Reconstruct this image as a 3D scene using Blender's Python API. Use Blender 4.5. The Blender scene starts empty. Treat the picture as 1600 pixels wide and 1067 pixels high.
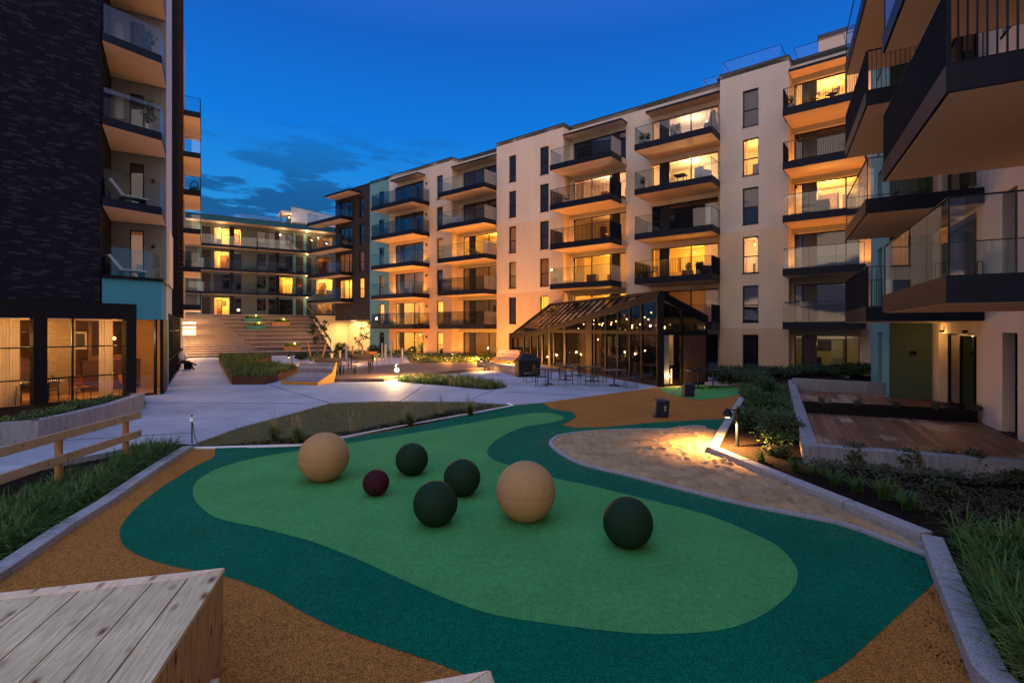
import bpy, math, random
from mathutils import Vector, Matrix
R = math.radians
C = bpy.context.scene.collection
rnd = random.Random(7)
H = 2.65            # eye height of the photographer above the paving
F = 775.0           # focal length in photo pixels (1600 wide)
HY = 513.0          # horizon row in the photo

# ------------------------------------------------------------------ camera
cam = bpy.data.cameras.new('camera'); co = bpy.data.objects.new('camera', cam); C.objects.link(co)
cam.sensor_width = 36.0; cam.lens = 36.0 * F / 1600.0
cam.shift_y = -(533.5 - HY) / 1600.0
cam.clip_start = 0.05; cam.clip_end = 3000
co.location = (0, 0, H); co.rotation_euler = (R(90), 0, 0)
bpy.context.scene.camera = co
sc = bpy.context.scene
sc.view_settings.view_transform = 'Standard'; sc.view_settings.look = 'None'
sc.view_settings.exposure = 0.0; sc.view_settings.gamma = 1.0
sc.render.engine = 'CYCLES'
sc.cycles.use_denoising = True
sc.cycles.max_bounces = 7; sc.cycles.diffuse_bounces = 3; sc.cycles.glossy_bounces = 3
sc.cycles.transparent_max_bounces = 24; sc.cycles.transmission_bounces = 4
sc.cycles.sample_clamp_indirect = 3.0; sc.cycles.sample_clamp_direct = 0.0
sc.cycles.caustics_reflective = False; sc.cycles.caustics_refractive = False

# ------------------------------------------------------------------ world: blue-hour sky, after-glow behind the viewer
W = bpy.data.worlds.new('World'); sc.world = W; W.use_nodes = True
def world():
    nt = W.node_tree; N = nt.nodes; L = nt.links; N.clear()
    out = N.new('ShaderNodeOutputWorld'); bg = N.new('ShaderNodeBackground'); L.new(bg.outputs[0], out.inputs[0])
    tc = N.new('ShaderNodeTexCoord'); sp = N.new('ShaderNodeSeparateXYZ'); L.new(tc.outputs['Generated'], sp.inputs[0])
    ramp = N.new('ShaderNodeValToRGB'); L.new(sp.outputs['Z'], ramp.inputs[0])
    e = ramp.color_ramp.elements
    e[0].position = 0.0; e[0].color = (.10, .24, .40, 1)
    e[1].position = 1.0; e[1].color = (.56, .78, 1.52, 1)
    for p, c in ((.10, (.11, .34, .60)), (.22, (.018, .28, .74)), (.36, (.005, .19, .72)), (.50, (.008, .12, .56)), (.60, (.03, .14, .6)), (.78, (.34, .56, 1.25))):
        q = e.new(p); q.color = (*c, 1)
    # after-glow of the set sun, low in the sky behind the camera
    mr = N.new('ShaderNodeMapRange'); mr.interpolation_type = 'SMOOTHSTEP'
    mr.inputs['From Min'].default_value = 0.05; mr.inputs['From Max'].default_value = -0.75
    L.new(sp.outputs['Y'], mr.inputs['Value'])
    mx = N.new('ShaderNodeMix'); mx.data_type = 'RGBA'; L.new(mr.outputs[0], mx.inputs['Factor']); L.new(ramp.outputs[0], mx.inputs['A'])
    ramp2 = N.new('ShaderNodeValToRGB'); L.new(sp.outputs['Z'], ramp2.inputs[0])
    e2 = ramp2.color_ramp.elements
    e2[0].position = 0.0; e2[0].color = (2.15, 1.42, .98, 1); e2[1].position = .8; e2[1].color = (.60, .78, 1.4, 1)
    q = e2.new(.3); q.color = (1.55, 1.18, 1.02, 1)
    L.new(ramp2.outputs[0], mx.inputs['B'])
    # thin dark-blue clouds low over the roofs
    dv = N.new('ShaderNodeVectorMath'); dv.operation = 'MULTIPLY'; dv.inputs[1].default_value = (2.6, 2.6, 11)
    L.new(tc.outputs['Generated'], dv.inputs[0])
    nz = N.new('ShaderNodeTexNoise'); nz.inputs['Scale'].default_value = 1.9; nz.inputs['Detail'].default_value = 8; nz.inputs['Roughness'].default_value = .58
    L.new(dv.outputs[0], nz.inputs['Vector'])
    c1 = N.new('ShaderNodeMapRange'); c1.interpolation_type = 'SMOOTHSTEP'; c1.inputs['From Min'].default_value = .485; c1.inputs['From Max'].default_value = .555
    L.new(nz.outputs[0], c1.inputs['Value'])
    c2 = N.new('ShaderNodeMapRange'); c2.interpolation_type = 'SMOOTHSTEP'; c2.inputs['From Min'].default_value = .40; c2.inputs['From Max'].default_value = .22
    L.new(sp.outputs['Z'], c2.inputs['Value'])
    c3 = N.new('ShaderNodeMapRange'); c3.interpolation_type = 'SMOOTHSTEP'; c3.inputs['From Min'].default_value = .05; c3.inputs['From Max'].default_value = -.2
    L.new(sp.outputs['X'], c3.inputs['Value'])
    m1 = N.new('ShaderNodeMath'); m1.operation = 'MULTIPLY'; L.new(c1.outputs[0], m1.inputs[0]); L.new(c2.outputs[0], m1.inputs[1])
    m3 = N.new('ShaderNodeMath'); m3.operation = 'MULTIPLY'; L.new(m1.outputs[0], m3.inputs[0]); L.new(c3.outputs[0], m3.inputs[1])
    m2 = N.new('ShaderNodeMath'); m2.operation = 'MULTIPLY'; m2.inputs[1].default_value = .9; L.new(m3.outputs[0], m2.inputs[0])
    mc = N.new('ShaderNodeMix'); mc.data_type = 'RGBA'; L.new(m2.outputs[0], mc.inputs['Factor']); L.new(mx.outputs['Result'], mc.inputs['A'])
    mc.inputs['B'].default_value = (.010, .09, .27, 1)
    L.new(mc.outputs['Result'], bg.inputs['Color']); bg.inputs['Strength'].default_value = 1.0
world()

# ------------------------------------------------------------------ materials
MATS = {}
def nmat(name):
    m = bpy.data.materials.new(name); m.use_nodes = True; nt = m.node_tree; nt.nodes.clear(); MATS[name] = m
    out = nt.nodes.new('ShaderNodeOutputMaterial'); return m, nt, out
def uvn(nt, scale=(1, 1, 1), rot=0, obj=False):
    tc = nt.nodes.new('ShaderNodeTexCoord'); mp = nt.nodes.new('ShaderNodeMapping')
    mp.inputs['Scale'].default_value = scale; mp.inputs['Rotation'].default_value = (0, 0, rot)
    nt.links.new(tc.outputs['Object' if obj else 'UV'], mp.inputs[0]); return mp.outputs[0]
def noise(nt, vec, scale, detail=4, rough=.6):
    n = nt.nodes.new('ShaderNodeTexNoise'); n.inputs['Scale'].default_value = scale; n.inputs['Detail'].default_value = detail
    n.inputs['Roughness'].default_value = rough; nt.links.new(vec, n.inputs['Vector']); return n.outputs[0]
def ramp(nt, fac, stops):
    r = nt.nodes.new('ShaderNodeValToRGB'); nt.links.new(fac, r.inputs[0]); e = r.color_ramp.elements
    e[0].position = stops[0][0]; e[0].color = (*stops[0][1], 1); e[1].position = stops[-1][0]; e[1].color = (*stops[-1][1], 1)
    for p, c in stops[1:-1]:
        q = e.new(p); q.color = (*c, 1)
    return r.outputs[0]
def mixc(nt, fac, a, b, mode='MIX'):
    m = nt.nodes.new('ShaderNodeMix'); m.data_type = 'RGBA'; m.blend_type = mode
    for k, v in (('Factor', fac), ('A', a), ('B', b)):
        if hasattr(v, 'node'): nt.links.new(v, m.inputs[k])
        elif k == 'Factor': m.inputs[k].default_value = v
        else: m.inputs[k].default_value = (*v, 1)
    return m.outputs['Result']
def princ(nt, out, col, rough=.7, metal=0, spec=.5, bump=None, bstr=.3, bdist=.01, ior=None):
    p = nt.nodes.new('ShaderNodeBsdfPrincipled'); nt.links.new(p.outputs[0], out.inputs[0])
    if hasattr(col, 'node'): nt.links.new(col, p.inputs['Base Color'])
    else: p.inputs['Base Color'].default_value = (*col, 1)
    if hasattr(rough, 'node'): nt.links.new(rough, p.inputs['Roughness'])
    else: p.inputs['Roughness'].default_value = rough
    p.inputs['Metallic'].default_value = metal; p.inputs['Specular IOR Level'].default_value = spec
    if ior: p.inputs['IOR'].default_value = ior
    if bump is not None:
        b = nt.nodes.new('ShaderNodeBump'); b.inputs['Strength'].default_value = bstr; b.inputs['Distance'].default_value = bdist
        nt.links.new(bump, b.inputs['Height']); nt.links.new(b.outputs[0], p.inputs['Normal'])
    return p
def sc3(c, k): return tuple(max(0, min(1, v * k)) for v in c)
def plain(name, col, rough=.7, var=.12, scale=2.0, metal=0, spec=.4, fine=60, bump=.15, streak=0):
    m, nt, out = nmat(name); v = uvn(nt, obj=True)
    n1 = noise(nt, v, scale, 5); n2 = noise(nt, v, fine, 2)
    a = ramp(nt, n1, ((.3, sc3(col, 1 - var)), (.7, sc3(col, 1 + var))))
    c = mixc(nt, .35, a, ramp(nt, n2, ((.3, sc3(col, 1 - var)), (.7, sc3(col, 1 + var)))))
    if streak:
        mp = nt.nodes.new('ShaderNodeMapping'); nt.links.new(uvn(nt), mp.inputs[0]); mp.inputs['Scale'].default_value = (.9, .14, 1); c = mixc(nt, streak, c, ramp(nt, noise(nt, mp.outputs[0], 1.0, 5, .6), ((.3, (.80, .78, .76)), (.62, (1.04,) * 3))), 'MULTIPLY')
    princ(nt, out, c, rough, metal, spec, n2, bump, .004); return m
def speckle(name, c0, c1, sc=260, rough=.9, bump=.5, var=.12, dist=.004):
    m, nt, out = nmat(name); v = uvn(nt, obj=True)
    vo = nt.nodes.new('ShaderNodeTexVoronoi'); vo.inputs['Scale'].default_value = sc; nt.links.new(v, vo.inputs['Vector'])
    n = noise(nt, v, sc * .9, 2); big = noise(nt, v, .9, 5)
    a = ramp(nt, n, ((.35, c0), (.65, c1)))
    b = mixc(nt, 1.0, a, ramp(nt, big, ((.3, (1 - var,) * 3), (.7, (1, 1, 1)))), 'MULTIPLY')
    mid = noise(nt, v, 14, 4)
    b = mixc(nt, 1.0, b, ramp(nt, mid, ((.3, (1 - var * 1.3,) * 3), (.7, (1, 1, 1)))), 'MULTIPLY')
    princ(nt, out, b, rough, 0, .06, vo.outputs['Distance'], bump, dist); return m
def emis(name, col, s):
    m, nt, out = nmat(name); e = nt.nodes.new('ShaderNodeEmission'); e.inputs[0].default_value = (*col, 1); e.inputs[1].default_value = s
    nt.links.new(e.outputs[0], out.inputs[0]); return m
def glass(name, tint, refl=.08, grz=.7, rough=0.01):
    m, nt, out = nmat(name)
    t = nt.nodes.new('ShaderNodeBsdfTransparent'); t.inputs[0].default_value = (*tint, 1)
    g = nt.nodes.new('ShaderNodeBsdfGlossy'); g.inputs['Roughness'].default_value = rough; g.inputs[0].default_value = (.9, .95, 1, 1)
    lw = nt.nodes.new('ShaderNodeLayerWeight'); lw.inputs[0].default_value = .25
    mr = nt.nodes.new('ShaderNodeMapRange'); mr.inputs['To Min'].default_value = refl; mr.inputs['To Max'].default_value = grz
    nt.links.new(lw.outputs['Fresnel'], mr.inputs['Value'])
    mx = nt.nodes.new('ShaderNodeMixShader'); nt.links.new(mr.outputs[0], mx.inputs[0]); nt.links.new(t.outputs[0], mx.inputs[1]); nt.links.new(g.outputs[0], mx.inputs[2])
    nt.links.new(mx.outputs[0], out.inputs[0]); return m
def brick(name, c1, c2, cm, bw=.24, bh=.075, rough=.85, spread=.6):
    m, nt, out = nmat(name); v = uvn(nt)
    b = nt.nodes.new('ShaderNodeTexBrick'); nt.links.new(v, b.inputs['Vector'])
    b.inputs['Scale'].default_value = 1.0; b.inputs['Brick Width'].default_value = bw; b.inputs['Row Height'].default_value = bh
    b.inputs['Mortar Size'].default_value = .007; b.inputs['Mortar Smooth'].default_value = .2; b.inputs['Bias'].default_value = -.68
    b.inputs['Color1'].default_value = (*c1, 1); b.inputs['Color2'].default_value = (*c2, 1); b.inputs['Mortar'].default_value = (*cm, 1)
    n = noise(nt, v, 22, 4); col = mixc(nt, .25, b.outputs[0], ramp(nt, n, ((.35, (.35,) * 3), (.7, (1.3,) * 3))), 'MULTIPLY')
    inv = nt.nodes.new('ShaderNodeMath'); inv.operation = 'SUBTRACT'; inv.inputs[0].default_value = 1; nt.links.new(b.outputs['Fac'], inv.inputs[1])
    ad = nt.nodes.new('ShaderNodeMath'); ad.operation = 'ADD'; nt.links.new(inv.outputs[0], ad.inputs[0]); nt.links.new(n, ad.inputs[1])
    princ(nt, out, col, rough, 0, .15, ad.outputs[0], .7, .012); return m
def wood(name, ca, cb, knot=True, along='x', pw=None, rough=.75, rot=0, wet=None):
    """grain stretched along one axis; pw = board width when the boards are only drawn by the texture"""
    m, nt, out = nmat(name)
    if pw is None: v = uvn(nt, obj=True)
    else: v = uvn(nt, rot=rot)
    mp = nt.nodes.new('ShaderNodeMapping'); nt.links.new(v, mp.inputs[0])
    mp.inputs['Scale'].default_value = {'x': (2.4, 34, 34), 'y': (34, 2.4, 34), 'z': (34, 34, 2.4)}[along]
    g = noise(nt, mp.outputs[0], 1.6, 8, .65)
    w2 = noise(nt, v, 2.3, 3)
    col = ramp(nt, g, ((.3, ca), (.68, cb)))
    col = mixc(nt, .6, col, ramp(nt, w2, ((.3, (.72,) * 3), (.7, (1.12,) * 3))), 'MULTIPLY')
    if knot:
        mk = nt.nodes.new('ShaderNodeMapping'); nt.links.new(v, mk.inputs[0]); mk.inputs['Scale'].default_value = {'x': (3.2, 7.5, 7.5), 'y': (7.5, 3.2, 7.5), 'z': (7.5, 7.5, 3.2)}[along]
        vo = nt.nodes.new('ShaderNodeTexVoronoi'); vo.inputs['Scale'].default_value = 1.0; nt.links.new(mk.outputs[0], vo.inputs['Vector'])
        kn = ramp(nt, vo.outputs['Distance'], ((.06, (.22, .13, .08)), (.24, (1, 1, 1))))
        col = mixc(nt, 1.0, col, kn, 'MULTIPLY')
    bump = g
    if pw is not None:
        b = nt.nodes.new('ShaderNodeTexBrick'); nt.links.new(v, b.inputs['Vector']); b.inputs['Scale'].default_value = 1
        b.inputs['Brick Width'].default_value = 3.3; b.inputs['Row Height'].default_value = pw; b.inputs['Mortar Size'].default_value = .006
        b.inputs['Color1'].default_value = (.55,) * 3 + (1,); b.inputs['Color2'].default_value = (1.25,) * 3 + (1,); b.inputs['Mortar'].default_value = (.08,) * 3 + (1,)
        col = mixc(nt, 1.0, col, b.outputs[0], 'MULTIPLY')
        if wet:
            sx = nt.nodes.new('ShaderNodeSeparateXYZ'); nt.links.new(v, sx.inputs[0]); cx = nt.nodes.new('ShaderNodeCombineXYZ')
            q1 = nt.nodes.new('ShaderNodeMath'); q1.operation = 'DIVIDE'; q1.inputs[1].default_value = pw; nt.links.new(sx.outputs[1], q1.inputs[0]); q2 = nt.nodes.new('ShaderNodeMath'); q2.operation = 'FLOOR'; nt.links.new(q1.outputs[0], q2.inputs[0])
            q3 = nt.nodes.new('ShaderNodeMath'); q3.operation = 'MULTIPLY'; q3.inputs[1].default_value = .11; nt.links.new(q2.outputs[0], q3.inputs[0]); q4 = nt.nodes.new('ShaderNodeMath'); q4.operation = 'MULTIPLY'; q4.inputs[1].default_value = .38; nt.links.new(sx.outputs[0], q4.inputs[0])
            nt.links.new(q4.outputs[0], cx.inputs[0]); nt.links.new(q3.outputs[0], cx.inputs[1]); n3 = noise(nt, cx.outputs[0], 1.0, 1); k = ramp(nt, n3, ((.40, (1, 1, 1)), (.44, wet)))
            col = mixc(nt, 1.0, col, k, 'MULTIPLY')
    princ(nt, out, col, rough, 0, .3, bump, .35, .006); return m
def foliage(name, ca, cb, rough=.6):
    m, nt, out = nmat(name); v = uvn(nt, obj=True)
    n = noise(nt, v, 9, 3); c = ramp(nt, n, ((.3, ca), (.7, cb)))
    p = nt.nodes.new('ShaderNodeBsdfPrincipled'); nt.links.new(c, p.inputs['Base Color']); p.inputs['Roughness'].default_value = rough; p.inputs['Specular IOR Level'].default_value = .3
    t = nt.nodes.new('ShaderNodeBsdfTranslucent'); nt.links.new(c, t.inputs[0])
    mx = nt.nodes.new('ShaderNodeMixShader'); mx.inputs[0].default_value = .25; nt.links.new(p.outputs[0], mx.inputs[1]); nt.links.new(t.outputs[0], mx.inputs[2])
    nt.links.new(mx.outputs[0], out.inputs[0]); return m
def streaky(name, c0, c1, rough=.85):
    m, nt, out = nmat(name); v = uvn(nt)
    mp = nt.nodes.new('ShaderNodeMapping'); nt.links.new(v, mp.inputs[0]); mp.inputs['Scale'].default_value = (9, 1.2, 1)
    n = noise(nt, mp.outputs[0], 1.5, 6, .7); n2 = noise(nt, v, 40, 3); n3 = noise(nt, v, 1.3, 3)
    c = ramp(nt, n, ((.3, c0), (.7, c1))); c = mixc(nt, .5, c, ramp(nt, n2, ((.3, (.7,) * 3), (.7, (1.15,) * 3))), 'MULTIPLY')
    c = mixc(nt, .7, c, ramp(nt, n3, ((.3, (.75,) * 3), (.7, (1.1,) * 3))), 'MULTIPLY')
    princ(nt, out, c, rough, 0, .3, n2, .3, .006); return m

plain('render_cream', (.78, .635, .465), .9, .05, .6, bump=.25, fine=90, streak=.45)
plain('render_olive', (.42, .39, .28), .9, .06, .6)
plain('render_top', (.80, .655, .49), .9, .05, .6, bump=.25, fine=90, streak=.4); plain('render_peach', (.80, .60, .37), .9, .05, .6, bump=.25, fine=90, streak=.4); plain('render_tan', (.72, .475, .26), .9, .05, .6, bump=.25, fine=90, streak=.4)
plain('render_teal', (.15, .36, .345), .9, .05, .6, streak=.4)
plain('render_teal_deep', (.035, .22, .30), .85, .06, .6)
plain('render_green', (.06, .105, .075), .9, .06, .6)
plain('render_gallery', (.14, .155, .13), .9, .06, .6)
plain('room_brown', (.24, .135, .06), .8, .1, 1)
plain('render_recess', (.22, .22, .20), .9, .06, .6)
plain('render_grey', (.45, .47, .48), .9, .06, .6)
plain('soffit', (.78, .57, .42), .8, .05, 1.2)
plain('metal_dark', (.005, .009, .018), .5, .15, 3, spec=.2)
plain('metal_black', (.005, .005, .006), .5, .2, 3, spec=.2)
plain('coping', (.03, .05, .075), .4, .15, 3)
plain('metal_grey', (.30, .30, .32), .4, .1, 3, metal=.6)
plain('roof_felt', (.06, .06, .065), .9)
brick('brick_dark', (.007, .008, .015), (.085, .085, .115), (.005, .006, .010))
brick('brick_end', (.05, .04, .04), (.14, .11, .105), (.02, .02, .02), .3, .09)
brick('brick_yellow', (.30, .22, .13), (.48, .37, .24), (.20, .16, .11))
brick('step_brick', (.36, .25, .20), (.52, .38, .31), (.22, .17, .14), .5, .105)
streaky('concrete_wall', (.17, .17, .175), (.32, .32, .33))
glass('glass_clear', (.76, .87, .92), .07, .38)
glass('glass_roofrail', (.93, .96, .98), .02, .12)
glass('glass_smoke', (.40, .42, .46), .05, .30)
glass('glass_window', (.86, .88, .86), .06, .8)
glass('glass_house', (.66, .66, .60), .02, .06)
glass('glass_roof', (.06, .07, .085), .07, .35, .10)
def darkpane(name, col, ior=1.75, rough=.03, curtain=None):
    m, nt, out = nmat(name); v = uvn(nt, (9, .15, 1)); n = noise(nt, v, 1.0, 3)
    c = ramp(nt, n, ((.4, sc3(col, .5)), (.65, sc3(col, 1.6))))
    princ(nt, out, c, rough, 0, .5, ior=ior); return m
darkpane('pane_dark', (.014, .014, .018), 2.0)
darkpane('pane_brown', (.05, .03, .02), 1.6)
darkpane('pane_blue', (.008, .018, .035), 1.75)
darkpane('panel_door', (.02, .02, .024), 1.4, .35)
streaky('step_riser_shaded', (.13, .09, .07), (.27, .19, .145)); plain('step_tread_lit', (.40, .34, .30), .8, .12, 2)  # shading of the steps put into the colours: dark risers, pale treads
plain('louvre_lit_brown', (.26, .15, .07), .7, .2, 3)  # golden light from the windows behind is put into this brown
plain('chair_olive', (.045, .045, .032), .6, .1, 3)
plain('teal_edge', (.012, .10, .13), .8, .1)
plain('room_wall', (.72, .60, .42), .9, .05, 1)
plain('room_ceiling', (.78, .68, .5), .9, .03, 1)
plain('room_floor', (.30, .17, .08), .6, .15, 2)
plain('furniture_brown', (.10, .055, .03), .6, .2, 4)
plain('furniture_dark', (.03, .026, .024), .6, .2, 4)
plain('furniture_pale', (.5, .46, .42), .8, .1, 4)
plain('cushion_orange', (.5, .16, .04), .9, .1, 4)
plain('panel_red', (.10, .035, .025), .6, .15, 3)
def curtain():
    m, nt, out = nmat('curtain'); v = uvn(nt, (1, .02, 1)); n = noise(nt, v, 9, 2)
    c = ramp(nt, n, ((.3, (.62, .52, .40)), (.7, (.78, .68, .54))))
    p = nt.nodes.new('ShaderNodeBsdfPrincipled'); nt.links.new(c, p.inputs['Base Color']); p.inputs['Roughness'].default_value = .9
    t = nt.nodes.new('ShaderNodeBsdfTranslucent'); nt.links.new(c, t.inputs[0])
    mx = nt.nodes.new('ShaderNodeMixShader'); mx.inputs[0].default_value = .5; nt.links.new(p.outputs[0], mx.inputs[1]); nt.links.new(t.outputs[0], mx.inputs[2]); nt.links.new(mx.outputs[0], out.inputs[0])
curtain()
emis('bulb', (1, .52, .14), 18); emis('bulb_soft', (1, .58, .22), 5); emis('bulb_hot', (1, .74, .42), 500); emis('light_box', (1, .66, .33), 3.2)
speckle('rubber_orange', (.16, .052, .008), (.62, .26, .06), 95, var=.18)
speckle('rubber_teal', (.0005, .066, .032), (.003, .21, .112), 95, var=.22)
speckle('rubber_green', (.034, .17, .040), (.115, .48, .145), 95, var=.2)
speckle('granite', (.20, .195, .20), (.52, .51, .50), 120, .8, .25, .12)
speckle('ball_tan', (.36, .21, .085), (.46, .285, .125), 170, .7, .12, .07, .002)
speckle('ball_green', (.008, .024, .011), (.017, .044, .022), 170, .6, .2, .08, .002)
speckle('ball_maroon', (.035, .008, .012), (.06, .015, .02), 170, .6, .2, .08, .002)
def paving():
    m, nt, out = nmat('paving_concrete'); v = uvn(nt, obj=True)
    a = noise(nt, v, .35, 6, .65); mp = nt.nodes.new('ShaderNodeMapping'); nt.links.new(v, mp.inputs[0]); mp.inputs['Scale'].default_value = (.5, 2.6, 1); mp.inputs['Rotation'].default_value = (0, 0, .35)
    b = noise(nt, mp.outputs[0], 1.6, 6, .7); f = noise(nt, v, 70, 3)
    c = ramp(nt, a, ((.3, (.215, .24, .28)), (.7, (.39, .42, .48))))
    c = mixc(nt, .75, c, ramp(nt, b, ((.3, (.68,) * 3), (.65, (1.12,) * 3))), 'MULTIPLY'); c = mixc(nt, .5, c, ramp(nt, f, ((.3, (.8,) * 3), (.7, (1.1,) * 3))), 'MULTIPLY')
    r = ramp(nt, b, ((.3, (.58,) * 3), (.7, (.82,) * 3)))
    princ(nt, out, c, r, 0, .4, f, .2, .003)
paving()
def sand():
    m, nt, out = nmat('sand'); v = uvn(nt, obj=True)
    f = noise(nt, v, 160, 2); a = noise(nt, v, 3, 5)
    c = ramp(nt, a, ((.3, (.28, .175, .085)), (.7, (.44, .30, .16)))); c = mixc(nt, .5, c, ramp(nt, f, ((.3, (.7,) * 3), (.7, (1.15,) * 3))), 'MULTIPLY')
    princ(nt, out, c, .95, 0, .15, f, .4, .004)
sand()
speckle('soil', (.006, .004, .003), (.034, .022, .015), 60, .95, .8, .3, .02)
plain('lawn_base', (.07, .065, .022), .95, .35, 3)
plain('ground_far', (.08, .08, .08), .95)
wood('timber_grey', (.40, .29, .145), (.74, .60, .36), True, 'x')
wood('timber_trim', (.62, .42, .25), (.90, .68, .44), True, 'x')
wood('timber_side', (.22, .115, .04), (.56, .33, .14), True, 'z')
wood('timber_fence', (.24, .165, .09), (.46, .345, .215), True, 'x', rough=.7)
wood('timber_post', (.24, .12, .04), (.42, .24, .09), False, 'z')
wood('deck_boards', (.16, .095, .055), (.46, .31, .20), False, 'x', .145, rot=-R(61.8), wet=(.58, .42, .33), rough=.5)
wood('bench_slats', (.13, .075, .045), (.30, .19, .12), False, 'x', .09)
wood('lounger_slats', (.20, .16, .15), (.40, .32, .30), False, 'x', .16)
plain('paint_yellow', (.48, .22, .02), .5, .08, 3)
plain('corten', (.075, .028, .012), .8, .35, 3)
plain('planter_orange', (.38, .18, .06), .7, .1, 3)
plain('planter_green', (.03, .15, .12), .7, .1, 3)
plain('cover_black', (.010, .010, .012), .55, .3, 6)
plain('box_navy', (.010, .016, .035), .5, .2, 5)
plain('white_metal', (.42, .42, .40), .6, .05, 3)
plain('skin', (.45, .25, .17), .6); plain('cloth_white', (.45, .45, .5), .9); plain('cloth_dark', (.02, .02, .028), .9); plain('hair', (.05, .03, .02), .8)
plain('red_sign', (.6, .03, .03), .6, .05); plain('white_paint', (.8, .8, .8), .6, .03); plain('yellow_mark', (.55, .7, .12), .6, .05)
foliage('leaf_sedge', (.030, .085, .014), (.11, .22, .045)); foliage('leaf_sedge_warm', (.07, .11, .02), (.19, .24, .055)); foliage('leaf_dark', (.010, .024, .008), (.04, .07, .02)); foliage('leaf_mid', (.025, .06, .014), (.08, .13, .03))
foliage('leaf_lawn', (.085, .090, .016), (.21, .19, .045)); foliage('leaf_straw', (.20, .17, .08), (.42, .36, .2)); foliage('leaf_rust', (.05, .03, .018), (.10, .06, .03)); plain('bark', (.16, .11, .07), .9)

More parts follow.
